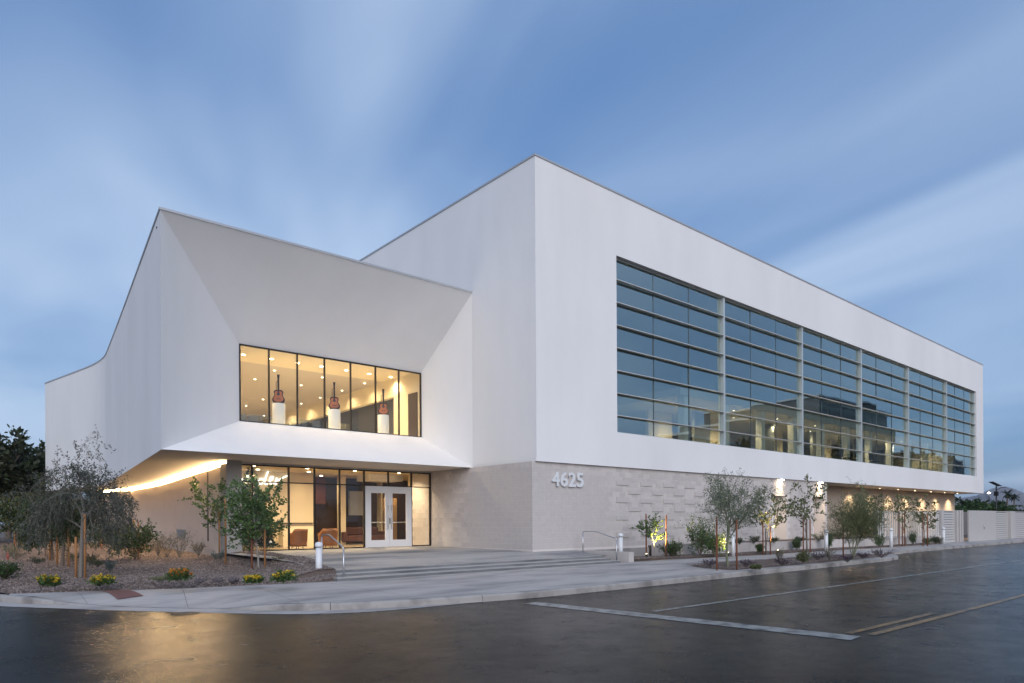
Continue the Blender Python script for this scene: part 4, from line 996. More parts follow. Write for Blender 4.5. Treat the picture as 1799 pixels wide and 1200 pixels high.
SPEC = {
 'weeping': [dict(L=1.6, r=.05, seg=5, wob=.05, kids=9, t0=.62, ang=58, ratio=.85, rr=.55, tip=.7),
             dict(seg=6, wob=.14, grav=.02, gacc=-.9, kids=7, t0=.25, ang=48, ratio=.62, rr=.5, tip=.35, leaf=12),
             dict(seg=6, wob=.16, grav=-.10, gacc=.55, kids=9, t0=.15, ang=45, ratio=.62, rr=.6, tip=.5, leaf=18, lsp=.03),
             dict(seg=4, wob=.14, grav=-.16, gacc=.2, tip=.6, leaf=26, lsp=.03)],
 'fine': [dict(L=1.0, r=.042, seg=4, wob=.07, kids=6, t0=.55, ang=34, ratio=1.05, rr=.6, tip=.75),
          dict(seg=5, wob=.10, grav=.03, kids=8, t0=.15, ang=40, ratio=.62, rr=.55, tip=.35, leaf=6),
          dict(seg=4, wob=.12, grav=.04, kids=7, t0=.1, ang=38, ratio=.55, rr=.55, tip=.4, leaf=20, lsp=.02),
          dict(seg=3, wob=.14, grav=.03, tip=.5, leaf=30, lsp=.025)],
 'airy': [dict(L=1.7, r=.024, seg=6, wob=.05, kids=9, t0=.42, ang=48, ratio=.48, rr=.6, tip=.4, leaf=10, l0=.6, lsp=.03),
          dict(seg=4, wob=.12, grav=.05, kids=5, t0=.3, ang=42, ratio=.55, rr=.55, tip=.4, leaf=16),
          dict(seg=3, wob=.14, grav=.0, tip=.5, leaf=18, lsp=.03)],
 'dense': [dict(L=1.6, r=.030, seg=6, wob=.04, kids=14, t0=.32, ang=60, ratio=.50, rr=.55, tip=.4),
           dict(seg=4, wob=.10, grav=.03, kids=7, t0=.2, ang=42, ratio=.55, rr=.55, tip=.4, leaf=34, lsp=.03),
           dict(seg=3, wob=.12, grav=-.02, tip=.5, leaf=38, lsp=.04)],
 'sparse': [dict(L=1.7, r=.020, seg=6, wob=.06, kids=8, t0=.35, ang=42, ratio=.50, rr=.6, tip=.35, leaf=6, l0=.6),
            dict(seg=4, wob=.14, grav=.03, kids=4, t0=.35, ang=44, ratio=.5, rr=.55, tip=.4, leaf=14, lsp=.03),
            dict(seg=3, wob=.14, grav=-.04, tip=.5, leaf=20, lsp=.035)],
 'shrub': [dict(L=.5, r=.012, seg=3, stems=9, splay=.75, wob=.1, kids=6, t0=.2, ang=42, ratio=.62, rr=.6, tip=.5, leaf=5),
           dict(seg=3, wob=.12, grav=.03, kids=4, t0=.2, ang=45, ratio=.6, rr=.6, tip=.5, leaf=8, lsp=.02),
           dict(seg=2, wob=.12, tip=.5, leaf=10, lsp=.02)],
 'wisp': [dict(L=.5, r=.007, seg=4, stems=13, splay=.55, wob=.10, kids=4, t0=.3, ang=30, ratio=.5, rr=.6, tip=.4, leaf=7),
          dict(seg=3, wob=.12, grav=.03, tip=.5, leaf=8, lsp=.015)],
 'big': [dict(L=5, r=.30, seg=5, wob=.05, kids=11, t0=.3, ang=55, ratio=.65, rr=.55, tip=.5),
         dict(seg=5, wob=.12, grav=.03, kids=9, t0=.2, ang=45, ratio=.5, rr=.5, tip=.4, leaf=8, lsp=.2),
         dict(seg=4, wob=.14, kids=5, t0=.2, ang=45, ratio=.55, rr=.5, tip=.4, leaf=20, lsp=.16),
         dict(seg=2, wob=.14, tip=.5, leaf=16, lsp=.12)],
}
def plant(name, kind, p, H, Wd, leaf, wood, size, aspect, label, cat, group=None, seed=1, droop=0, parts=('trunk', 'crown'), flat=0.0, spec=None, rz=0):
    rs = np.random.default_rng(seed); w_, l_, d_ = grow(rs, spec or SPEC[kind]); wm, lm = plantmeshes(w_, l_, d_, rs, H, Wd, leaf, wood, size, aspect, droop, flat, 96 if kind in ('weeping', 'big') else 90 if kind in ('sparse', 'airy') else 93 if kind in ('wisp', 'shrub') else 90)
    r2 = empty(name, p, rz); tag(r2, label, cat, group); link(parts[0], wm, None, r2); link(parts[1], lm, None, r2)
    return r2
def stake(p, h, label, mat='stake', lean=(0, 0), r=.028, group='wooden tree stakes'):
    p = Vector(p); mb = MB().tube([(0, 0, -.1), (lean[0], lean[1], h - .02), (lean[0], lean[1], h)], [r, r, r * .7], 8)
    o = mb.build('tree_stake', mat, None, p); tag(o, label, 'stake', group); return o
# ------------------------------------------------------------------ street furniture
def bollard(p, label, h=1.0):
    r2 = empty('bollard', p); tag(r2, label, 'bollard', 'white bollards')
    MB().lathe([(.085, -.05), (.085, h - .16)], sides=20).build('post', 'bollard', r2)
    MB().lathe([(.07, h - .161), (.07, h - .13)], sides=20).build('light_gap', 'coping', r2)
    MB().lathe([(.10, h - .13), (.105, h - .10), (.10, h - .05), (.075, h - .015), (.03, h)], sides=20).build('cap', 'bollard', r2)
    return r2
bollard(atz(561, 1019, SW), 'white bollard at the left end of the steps, beside the handrail')
bollard(atz(1091, 983, .18), 'white bollard standing behind the low cheek wall by the steps')
bollard(atz(1288, 976, .17), 'white bollard between the two stakes of the broad grey green tree')
bollard(atz(1452, 968, .17), 'white bollard on the path just past the two wall lamps')
bollard(atz(1566, 960.5, .17), 'white bollard in front of the picket fence, beside the round olive shrub tree')
bollard(atz(1658, 955.5, .15), 'white bollard in front of the louvred gate')
def rail(pts, label, posts):
    r2 = empty('handrail', pts[0]); tag(r2, label, 'handrail'); off = Matrix.Translation(-Vector(pts[0]))
    o = MB().tube(pts, .021, 10).build('rail', 'steel', r2); o.matrix_parent_inverse = off
    for a, b_ in posts: o = MB().tube([a, b_], .021, 10).build('post', 'steel', r2); o.matrix_parent_inverse = off
def railpts(X, yb, ys_, yt0, yt1, zb, z1, z2): return [(X, yb, z1 - .03), (X, yb + .06, z1 + .03), (X, ys_, z2 - .02), (X, ys_ + .08, z2), (X, yt1 - .05, z2), (X, yt1, z2 - .05)]
rail(railpts(-8.66, -2.02, -1.25, 0, -.72, SW, .98, 1.31), 'bent steel handrail beside the bollard at the left of the steps', [((-8.66, -2.02, SW - .02), (-8.66, -2.02, .951)), ((-8.66, -.72, .38), (-8.66, -.72, 1.259))])
rail(railpts(2.12, -2.10, -1.18, 0, -.42, SW, .98, 1.25), 'bent steel handrail in front of the low cheek wall', [((2.12, -2.10, SW - .02), (2.12, -2.10, .951)), ((2.12, -.42, .38), (2.12, -.42, 1.199))])

# picket fence, gates and enclosure beyond the raised bed
FY = -3.66
fn = empty('picket_fence', (21.6, FY, .6)); tag(fn, 'pale vertical picket fence on the low wall in front of the lit recess', 'fence')
pm = MB().box((-.05, -.02, 0), (.05, .02, 1.50)).mesh('picket', 'fence_metal')
x = 21.4
while x < 30.6:
    o = link('picket', pm, None, fn); o.location = (x - 21.6, .055 * (22 - x) * 0, .02); x += .30
for z in (.12, 1.36): MB().box((-.3, .025, z), (9.1, .06, z + .05)).build('rail', 'fence_metal', fn)
def louvre(name, xa, xb, Y, z0, z1, label, n_=12, mat='gate_metal', cat='gate'):
    r2 = empty(name, (xa, Y, z0)); tag(r2, label, cat); w = xb - xa; h = z1 - z0
    MB().box((0, 0, 0), (.08, .07, h)).box((w - .08, 0, 0), (w, .07, h)).box((.08, 0, 0), (w - .08, .07, .08)).box((.08, 0, h - .07), (w - .08, .07, h)).build('frame', mat, r2)
    st_ = (h - .17) / n_; bl = MB().add([(.081, .0, 0), (w - .081, .0, 0), (w - .081, .055, st_ * .85), (.081, .055, st_ * .85), (.081, .012, 0), (w - .081, .012, 0), (w - .081, .067, st_ * .85), (.081, .067, st_ * .85)],
        [(0, 1, 2, 3), (7, 6, 5, 4), (0, 4, 5, 1), (2, 6, 7, 3), (1, 5, 6, 2), (0, 3, 7, 4)]).mesh('louvre_blade', mat)
    for k in range(n_): o = link('louvre_blade', bl, None, r2); o.location = (0, 0, .085 + k * st_)
    MB().box((.08, .10, .05), (w - .08, .11, h - .05)).build('backing', 'black', r2)
    return r2
o = MB().bbox((30.75, FY - .12, .02), (31.1, FY + .2, 2.2), .01).build('gate_pier', 'gate_metal'); tag(o, 'pale square pier between the picket fence and the louvred gate', 'pier')
louvre('louvred_gate', 31.15, 33.55, FY, .1, 2.18, 'pale louvred gate behind the last white bollard', 12)
for i, x in enumerate((33.7, 34.25, 34.7)):
    o = MB().bbox((x, FY - .1, .0), (x + .2, FY + .12, 2.2), .01).build('gate_post', 'gate_metal'); tag(o, '%s of three pale posts between louvred gate and plain panels' % ('first', 'second', 'third')[i], 'post', 'gate posts')
pn = empty('panel_gate', (35.4, FY - .3, 0)); tag(pn, 'pair of plain pale gate panels with a central latch', 'gate')
MB().bbox((0, 0, .02), (3.1, .12, 2.2), .01).build('panel', 'gate_metal', pn); MB().bbox((3.16, 0, .02), (5.9, .12, 2.2), .01).build('panel', 'gate_metal', pn)
MB().box((3.105, .01, .0), (3.155, .1, 2.2)).build('meeting_stile', 'coping', pn); MB().tube([(3.05, -.04, .95), (3.05, -.04, 1.25)], .02, 6).build('handle', 'steel', pn)
louvre('louvred_screen', 41.4, 44.6, FY - .25, -.0, 2.18, 'louvred screen just past the plain gate panels', 13, cat='screen')
o = MB().bbox((44.75, FY - .4, -.05), (45.9, FY + .1, 2.2), .01).build('gate_pier', 'gate_metal'); tag(o, 'pale wide pier between the two louvred screens', 'pier')
louvre('louvred_screen', 46.0, 58.0, FY - .25, -.0, 2.18, 'louvred screen at the far right edge of the photo', 13, cat='screen')
o = MB().box((41, 4, 0), (75, 4.2, 2.35)).build('yard_wall', 'far_wall'); tag(o, 'low grey yard wall behind the gates', 'wall')

# ------------------------------------------------------------------ scattered gravel stones
def stones(name, fn_pts, n_, smin, smax, label, seed):
    rs = np.random.default_rng(seed); pos = fn_pts(rs, n_); k = len(pos); s_ = rs.uniform(smin, smax, (k, 1, 1)) * rs.uniform(.6, 1.2, (k, 1, 3))
    oc = np.array([(1, 0, 0), (0, 1, 0), (-1, 0, 0), (0, -1, 0), (0, 0, .8), (0, 0, -.5)])[None] * s_ + rs.normal(0, 1, (k, 6, 3)) * s_ * .18
    a = rs.uniform(0, 6.28, k); c, s2 = np.cos(a), np.sin(a); x = oc[..., 0] * c[:, None] - oc[..., 1] * s2[:, None]; y = oc[..., 0] * s2[:, None] + oc[..., 1] * c[:, None]
    oc = np.stack([x, y, oc[..., 2]], -1) + pos[:, None]
    f = np.array([(0, 1, 4), (1, 2, 4), (2, 3, 4), (3, 0, 4)]); fs = (f[None] + (np.arange(k) * 6)[:, None, None]).reshape(-1, 3)
    o = link(name, rawmesh(name, oc.reshape(-1, 3), fs, 'stone'), None); tag(o, label, 'gravel', kind='stuff'); return o
def leftpts(rs, n_):
    out_ = []
    while len(out_) < n_:
        y = -2.1 + 16 * rs.random() ** 1.7; xl, xr = lerp_tab(XL, y), lerp_tab(XR, y); x = rs.uniform(xl + .03, xr - .03); out_.append((x, y, gz(x, y) + .004))
    return np.array(out_)
stones('gravel', leftpts, 46000, .012, .036, 'loose grey brown gravel over the planted corner', 3)
def rightpts(rs, n_):
    out_ = []
    while len(out_) < n_:
        x = rs.uniform(1.3, 13); y = rs.uniform(-7.4, -4.95 - .1 * max(0, x - 2)); 
        if x < 2.0 and y > -7.3 + (x - 1.0) * 2.4: continue
        out_.append((x, y, .20))
        x = 2.7 + 22 * rs.random() ** 1.4; yf = -2.05 - .17 * min(5.5, x - 2.7) - .055 * max(0, x - 8.2); out_.append((x, rs.uniform(yf, yf + .9), .215))
    return np.array(out_)
stones('gravel', rightpts, 16000, .010, .028, 'loose gravel in the beds along the sidewalk', 4)
# dark rocks at the front edge of the gravel
for i, (px, py, s_) in enumerate(((346, 1023.5, 0.066), (353, 1022.5, 0.078), (378, 1021.5, 0.084), (388, 1020.5, 0.072), (408, 1020, 0.090), (417, 1019.5, 0.060), (431, 1020, .06))):
    p = onL(px, py); rs = np.random.default_rng(50 + i); bm = bmesh.new(); bmesh.ops.create_icosphere(bm, subdivisions=2, radius=s_)
    dn = rs.normal(size=(6, 3)); dn /= np.linalg.norm(dn, axis=1)[:, None]
    for v in bm.verts:
        for q in dn:
            e_ = v.co.dot(Vector(q)) - s_ * .72
            if e_ > 0: v.co -= Vector(q) * e_
        v.co.z *= .75
    me = bpy.data.meshes.new('rock'); bm.to_mesh(me); bm.free(); me.materials.append(MATS['rock'] if i < 6 else MATS['bollard'])
    o = link('rock', me, None, None, p + Vector((0, 0, s_ * .3))); tag(o, 'small dark rock in the gravel by the sidewalk, %s of six from the left' % ORD[i] if i < 6 else 'small pale stone at the gravel edge by the sidewalk', 'rock', 'dark edge rocks' if i < 6 else None)

# ------------------------------------------------------------------ planting on the corner
def hpx(p, px): return span(px, p)
p = onL(142, 1015)
plant('drooping_tree', 'weeping', p, hpx(p, 216), hpx(p, 160), 'leaf_grey', 'twig', .055, .45, 'grey green drooping tree in the gravel, nearest and largest of the staked row', 'tree', 'staked row of drooping trees', 11, droop=.3)
stake(onL(134, 1015.5), hpx(p, 72), 'stake left of the nearest drooping tree trunk'); stake(onL(150, 1016), hpx(p, 112), 'tall stake right of the nearest drooping tree trunk')
q = onL(110, 995); plant('drooping_tree', 'weeping', q, hpx(q, 140), hpx(q, 118), 'leaf_dark', 'bark', .06, .45, 'dark drooping tree second in the staked row', 'tree', 'staked row of drooping trees', 12, droop=.3)
stake(onL(101, 993), hpx(q, 70), 'stake left of the second drooping tree trunk'); stake(onL(121, 997), hpx(q, 80), 'stake right of the second drooping tree trunk')
q = onL(94, 984); plant('drooping_tree', 'weeping', q, hpx(q, 124), hpx(q, 100), 'leaf_dark', 'bark', .07, .45, 'dark drooping tree third in the staked row', 'tree', 'staked row of drooping trees', 13, droop=.3)
stake(onL(88, 985), hpx(q, 62), 'stake left of the third drooping tree trunk')
q = onL(82, 977); plant('drooping_tree', 'weeping', q, hpx(q, 100), hpx(q, 84), 'leaf_dark', 'bark', .08, .45, 'dark drooping tree fourth in the staked row', 'tree', 'staked row of drooping trees', 14, droop=.3)
q = onL(30, 960); plant('drooping_tree', 'dense', q, hpx(q, 78), hpx(q, 60), 'leaf_dark', 'bark', .14, .5, 'small dark tree far back at the left, between two pale stakes', 'tree', seed=15)
stake(onL(26, 960), hpx(q, 36), 'pale stake left of the far small dark tree', r=.045); stake(onL(38, 959), hpx(q, 42), 'pale stake right of the far small dark tree', r=.045)
# citrus like bushes by the lit wall
for i, (px, py, h, w, sd_, lb) in enumerate(((178, 962, 36, 34, 21, 'dark green bush by the lit wall, farthest back of three'), (208, 974, 56, 44, 22, 'dark green bush behind the middle stake by the lit wall'), (238, 983, 62, 56, 23, 'dark green bush with two tall stakes, nearest of three'))):
    q = onL(px, py); plant('bush', 'shrub', q, hpx(q, h), hpx(q, w), 'leaf_citrus', 'bark', .085, .5, lb, 'bush', 'dark green bushes by the lit wall', sd_)
for px, py, h, lb in ((179, 965, 40, 'stake in the farthest dark green bush'), (214, 968, 55, 'orange stake between the dark green bushes'), (236, 976, 63, 'stake behind the nearest dark green bush'), (244, 983, 66, 'stake in front of the nearest dark green bush')):
    q = onL(px, py); stake(q, hpx(q, h), lb)
# dry feathery shrubs along the wall
for i, (px, py, h, w) in enumerate(((278, 977, 28, 30), (294, 980, 32, 34), (316, 981, 36, 40), (262, 973, 20, 22), (349, 978, 20, 20))):
    q = onL(px, py); plant('shrub', 'wisp', q, hpx(q, h * 1.35), hpx(q, w), 'leaf_dry', 'twig', .05, .35, 'dry olive feathery shrub %s' % ('left of the wall vent, second of the row', 'left of the wall vent, third of the row', 'below the wall vent, largest of the row', 'farthest left of the feathery row', 'thin, near the slot window')[i], 'shrub', 'feathery shrubs along the lit wall', 30 + i)
# small trees by the pier
q = onL(391, 985); plant('young_tree', 'airy', q, hpx(q, 146), hpx(q, 66), 'leaf_mid', 'bark_pale', .105, .7, 'airy young green tree with two stakes in front of the pier', 'tree', None, 41)
stake(onL(386, 985), hpx(q, 92), 'left stake of the airy young tree by the pier', 'stake', r=.03); stake(onL(397, 986), hpx(q, 96), 'right stake of the airy young tree by the pier', 'stake', r=.03)
q = onL(455, 1000); plant('young_tree', 'dense', q, hpx(q, 150), hpx(q, 88), 'leaf_mid', 'bark_pale', .085, .7, 'dense green young tree in front of the entrance glass', 'tree', None, 42)
stake(onL(443, 1000), hpx(q, 70), 'left stake of the dense young tree', 'stake_red', r=.03); stake(onL(466, 1001), hpx(q, 92), 'right stake of the dense young tree', 'stake', r=.03)
# flowering lantana
def lantana(p, H, Wd, label, seed, fl='flower_yellow', lf='leaf_mid'):
    rs = np.random.default_rng(seed); w_, l_, d_ = grow(rs, SPEC['shrub']); wm, lm = plantmeshes(w_, l_, d_, rs, H, Wd, lf, 'twig', .045, .6)
    r2 = empty('flowering_shrub', p); tag(r2, label, 'shrub', 'low flowering shrubs at the gravel edge'); link('stems', wm, None, r2); link('foliage', lm, None, r2)
    zmax = np.percentile(l_[:, 2], 98.5); wx = np.percentile(np.abs(l_[:, :2] - np.median(l_[:, :2], axis=0)), 90) * 2; L2 = l_ * np.array([Wd / wx, Wd / wx, H / zmax])
    top_ = L2[L2[:, 2] > np.percentile(L2[:, 2], 45)]; cs = top_[rs.choice(len(top_), 70)]; pts_ = np.repeat(cs, 14, axis=0) + rs.normal(0, .016, (70 * 14, 3)) + np.array([0, 0, .02])
    v, f = leafquads(pts_, .034, .9, rs); link('flowers', rawmesh('flowers', v, f, fl), None, r2)['kind'] = 'stuff'; return r2
for i, (px, py, h, w, lb) in enumerate(((85, 1030, 24, 30, 'yellow flowering shrub left of the nearest tree trunk'), (180, 1027, 18, 34, 'yellow flowering shrub right of the nearest tree trunk'), (315, 1023, 24, 32, 'orange and yellow flowering shrub nearest the dark rocks'), (446, 1024, 15, 28, 'low yellow flowering shrub below the dense young tree'), (501, 1022, 20, 36, 'round shrub full of yellow flowers nearest the white bollard'))):
    q = onL(px, py); lantana(q, hpx(q, h * (.7, .72, .9, .75, .85)[i]), hpx(q, w * (.72, .75, .8, .8, .85)[i]), lb, 60 + i, 'flower_orange' if i == 2 else 'flower_yellow')
q = onL(8, 1018); plant('bush', 'shrub', q, hpx(q, 28), hpx(q, 36), 'leaf_citrus', 'bark', .05, .5, 'dark green bush cut by the left photo edge', 'bush', None, 70)
for i, (px, py, h, w, lf, lb) in enumerate(((28, 985, 22, 22, 'leaf_dry', 'pale grassy tuft at the far left in front of the small far tree'), (17, 978, 20, 20, 'leaf_olive', 'olive tuft beside the orange marker at the far left'), (160, 993, 20, 16, 'leaf_dark', 'dark tuft behind the nearest tree stakes'), (193, 1008, 22, 12, 'leaf_blue', 'bluish spiky tuft between the flowering shrubs'), (172, 997, 14, 22, 'leaf_dark', 'dark low tuft in the middle of the gravel'), (66, 992, 12, 18, 'leaf_dark', 'dark low tuft left of the staked row'), (130, 985, 12, 22, 'leaf_dark', 'dark low tuft behind the staked row'), (384, 989, 22, 18, 'leaf_blue', 'bluish spiky agave tuft at the foot of the airy tree'), (405, 984, 26, 24, 'leaf_red', 'dark red shrub at the foot of the pier'), (424, 988, 14, 20, 'leaf_dark', 'dark low shrub between pier and dense young tree'), (438, 988, 10, 14, 'leaf_red', 'small reddish shrub left of the dense young tree'), (489, 997, 20, 14, 'leaf_dry', 'thin dry weed on the gravel mound by the plaza'), (285, 1022, 8, 28, 'leaf_olive', 'flat green ground plant left of the orange flowering shrub'), (45, 965, 10, 20, 'leaf_dark', 'dark low shrub at the foot of the far stakes'))):
    q = onL(px, py); plant('tuft', 'wisp', q, hpx(q, h), hpx(q, w), lf, 'twig', .05 if h > 15 else .045, .3, lb, 'plant', 'small tufts in the corner gravel', 80 + i)
q = onL(14, 983); o = MB().tube([(0, 0, -.05), (0, 0, .32)], .035, 8).build('marker_post', 'flower_pink', None, q); tag(o, 'small orange red marker post in the gravel at the far left', 'marker')

# ------------------------------------------------------------------ planting along the street facade
def onR(x, y, z=.2): return atz(x, y, z)
def uplight(p, tgt, power, label, col=(1.0, .70, .22), ang=62):
    r2 = empty('uplight', p); tag(r2, label, 'uplight', 'garden uplights')
    MB().lathe([(.045, 0), (.05, .10), (.045, .14)], sides=12).build('housing', 'black', r2); MB().lathe([(.035, .141), (.03, .146)], sides=12).build('lens', 'lamp_small', r2)
    o = spot((0, 0, .17), power, ang, col, 1.0, .03); o.parent = r2; o.rotation_euler = (Vector((0, 0, .17)) - (Vector(tgt) - Vector(p))).to_track_quat('Z', 'Y').to_euler()
    return r2
q = onR(1152, 978.5); plant('young_tree', 'airy', q, hpx(q, 72), hpx(q, 36), 'leaf_mid', 'bark_pale', .075, .65, 'small leafy tree lit yellow between two red brown stakes', 'tree', None, 101)
uplight(q + Vector((-.50, .05, 0)), q + Vector((.02, -.30, .9)), 700, 'small uplight at the foot of the yellow lit tree')
stake(onR(1136, 978), hpx(q, 76), 'red brown stake left of the yellow lit tree', 'stake_red'); stake(onR(1170, 979), hpx(q, 74), 'red brown stake right of the yellow lit tree', 'stake_red', (.06, 0))
q = onR(1180, 978); plant('bush', 'shrub', q, hpx(q, 26), hpx(q, 32), 'leaf_citrus', 'bark', .055, .5, 'round dark bush beside the low retaining wall', 'bush', None, 102)
q = onR(1279, 995); plant('broad_tree', 'fine', q, hpx(q, 156), hpx(q, 108), 'leaf_fine', 'bark_green', .052, .38, 'broad grey green fine leaved tree in the parkway bed', 'tree', None, 103)
stake(onR(1260, 998.5), hpx(q, 88), 'orange stake left of the broad grey green tree', 'stake_red'); stake(onR(1295, 998), hpx(q, 82), 'stake right of the broad grey green tree', 'stake_red')
q = onR(1231, 977); plant('bush', 'shrub', q, hpx(q, 62), hpx(q, 36), 'leaf_mid', 'bark', .06, .6, 'tall green bush left of the broad tree trunk', 'bush', None, 104)
q = onR(1256, 977); plant('bush', 'shrub', q, hpx(q, 44), hpx(q, 34), 'leaf_mid', 'bark', .06, .6, 'green bush lit yellow behind the orange stake', 'bush', None, 105)
uplight(q + Vector((.62, -.22, 0)), q + Vector((0, -.26, .75)), 420, 'small uplight in front of the bush behind the orange stake', (1, .70, .22), 60)
q = onR(1347, 973); plant('young_tree', 'sparse', q, hpx(q, 114), hpx(q, 64), 'leaf_olive', 'bark', .13, .55, 'open young tree with low lit leaves left of the first niche', 'tree', None, 106)
uplight(q + Vector((.75, -.12, 0)), q + Vector((0, -.14, 1.25)), 900, 'small uplight at the foot of the open young tree', (1, .68, .25), 40)
stake(onR(1341, 973), hpx(q, 58), 'left stake of the open young tree', 'stake_red'); stake(onR(1354, 972.5), hpx(q, 48), 'right stake of the open young tree', 'stake_red'); stake(onR(1346, 972), hpx(q, 40), 'short middle stake of the open young tree', 'bark')
q = onR(1419, 969); plant('young_tree', 'sparse', q, hpx(q, 120), hpx(q, 56), 'leaf_olive', 'bark', .13, .55, 'open young tree between the two lit door niches', 'tree', None, 107)
stake(onR(1412, 969), hpx(q, 60), 'left stake of the young tree between the niches', 'stake_red'); stake(onR(1424, 968.5), hpx(q, 56), 'right stake of the young tree between the niches', 'stake_red'); stake(onR(1418, 968), hpx(q, 58), 'middle stake of the young tree between the niches', 'bark')
q = onR(1499, 984); plant('broad_tree', 'fine', q, hpx(q, 114), hpx(q, 74), 'leaf_olive', 'bark_green', .040, .30, 'round olive green tree near the kerb end of the parkway', 'tree', None, 108,
    spec=[dict(L=.9, r=.022, seg=4, stems=4, splay=.28, wob=.06, kids=6, t0=.45, ang=30, ratio=.9, rr=.6, tip=.6)] + SPEC['fine'][1:])
stake(onR(1482, 977), hpx(q, 62), 'stake left of the round olive tree', 'stake_red')
for i, (px, py, h, w, lb) in enumerate(((1545, 962, 108, 50, 'tall thin tree behind the round olive tree'), (1592, 959, 92, 62, 'thin tree with three stakes before the picket fence'), (1625, 957, 88, 46, 'thin tree at the right end of the picket fence'))):
    q = onR(px, py); plant('thin_tree', 'sparse', q, hpx(q, h * .95), hpx(q, w * .8), 'leaf_olive', 'bark', .13, .5, lb, 'tree', 'thin young trees before the picket fence', 110 + i)
for px, h, lb in ((1580, 60, 'left stake of the thin tree before the picket fence'), (1586, 54, 'middle stake of the thin tree before the picket fence'), (1590, 58, 'right stake of the thin tree before the picket fence'), (1622, 60, 'left stake of the tree at the picket fence end'), (1630, 56, 'right stake of the tree at the picket fence end'), (1531, 50, 'stake just right of the round olive tree')):
    q = onR(px, 958); stake(q, hpx(q, h), lb, 'stake_red')
GS = [(1247, 996, 14, 28, 'leaf_purple', 'purple ground shrub nearest the parkway tip'), (1312, 996, 13, 34, 'leaf_purple', 'dark purple ground shrub right of the broad tree'), (1328, 1000, 8, 18, 'leaf_olive', 'flat green ground plant at the kerb'), (1374, 995, 16, 28, 'leaf_purple', 'dark purple shrub below the first niche'), (1370, 988, 26, 16, 'leaf_dry', 'thin dry shrub below the first niche'), (1412, 990, 22, 24, 'leaf_olive', 'olive green shrub in the middle of the parkway'), (1437, 984, 16, 30, 'leaf_purple', 'purple shrub beside the path bollard'), (1458, 986, 26, 20, 'leaf_dry', 'thin dry shrub before the round olive tree'), (1489, 988, 14, 30, 'leaf_purple', 'dark purple shrub at the foot of the round olive tree'), (1517, 982, 12, 22, 'leaf_purple', 'purple shrub right of the round olive tree'), (1549, 980, 16, 38, 'leaf_purple', 'purple shrub at the far tip of the parkway'),
      (1335, 972, 18, 16, 'leaf_mid', 'small leafy shrub left of the open young tree'), (1400, 967, 22, 16, 'leaf_mid', 'small leafy shrub by the retaining wall between the trees'), (1128, 972, 22, 34, 'leaf_dry', 'dry weeds behind the cheek wall'), (1115, 971, 16, 24, 'leaf_dry', 'dry weeds hugging the cheek wall'), (1143, 971, 15, 26, 'leaf_dark', 'dark weeds at the start of the retaining wall'), (1457, 965, 34, 14, 'leaf_mid', 'slender leafy plant behind the path bollard'), (1545, 962, 26, 20, 'leaf_mid', 'leafy plant beside the fence bollard'), (1605, 957, 26, 14, 'leaf_mid', 'leafy plant under the thin trees'), (1628, 956, 12, 14, 'leaf_mid', 'small leafy plant at the picket fence end'), (1645, 956, 14, 22, 'leaf_dark', 'dark shrub beside the gate bollard')]
for i, (px, py, h, w, lf, lb) in enumerate(GS):
    q = onR(px, py); plant('ground_shrub', 'wisp' if lf in ('leaf_dry', 'leaf_purple') else 'shrub', q, hpx(q, h * .9), hpx(q, w * .72), lf, 'twig', .04, .5 if lf != 'leaf_dry' else .3, lb, 'shrub', 'low shrubs along the facade', 130 + i)
for i, (px, py, h, w, lb) in enumerate(((1300, 957, 10, 14, 'spiky plant on the raised bed right of the broad tree'), (1325, 955, 12, 16, 'spiky plant on the raised bed by the open young tree'), (1360, 954, 9, 12, 'spiky plant on the raised bed under the first niche'), (1407, 952, 8, 14, 'thin plant on the raised bed between the niches'), (1439, 951, 13, 20, 'grass clump on the raised bed left of the path bollard'), (1460, 949, 13, 18, 'grass clump on the raised bed right of the path bollard'), (1473, 948, 12, 18, 'grass clump on the raised bed behind the round olive tree'))):
    q = atz(px, py, RWZ - .05); plant('grass_clump', 'wisp', q, hpx(q, h), hpx(q, w), 'leaf_olive' if i > 3 else 'leaf_dark', 'twig', .09, .16, lb, 'plant', 'clumps on the raised bed', 160 + i)

# ------------------------------------------------------------------ christmas tree in the lobby
ct = empty('christmas_tree', (-7.35, 8.35, .602)); tag(ct, 'decorated Christmas tree inside the entrance glass behind the young tree', 'tree')
rs = np.random.default_rng(200); nn = 9000; zz = 3.2 * (1 - np.sqrt(rs.random(nn))) + .12; rr = (1 - (zz - .1) / 3.25).clip(0.02) * .95 * np.sqrt(rs.uniform(.25, 1, nn)) * (1 + .12 * np.sin(zz * 14)); aa = rs.uniform(0, 6.283, nn)
pp = np.stack([rr * np.cos(aa), rr * np.sin(aa), zz], 1); dd = np.stack([np.cos(aa), np.sin(aa), -.1 * np.ones(nn)], 1); v, f = leafquads(pp, .15, .22, rs, dd)
link('crown', rawmesh('crown', v, f, 'leaf_fir'), None, ct); MB().tube([(0, 0, 0), (0, 0, 3.1)], [.06, .01], 8).build('trunk', 'bark', ct)
bm_ = MB().lathe([(.005, -.06), (.035, -.045), (.055, -.015), (.058, .01), (.045, .04), (.015, .06)], sides=10)
bw = bm_.mesh('bauble', 'interior_white'); brd = bm_.mesh('bauble', 'maroon')
for i in range(34):
    z = .3 + 2.6 * rs.random() ** 1.3; a = rs.uniform(3.4, 6.1) - .6; r3 = (1 - z / 3.3) * .98; o = link('bauble', bw if i % 2 else brd, None, ct); o.location = (r3 * math.cos(a), r3 * math.sin(a), z)

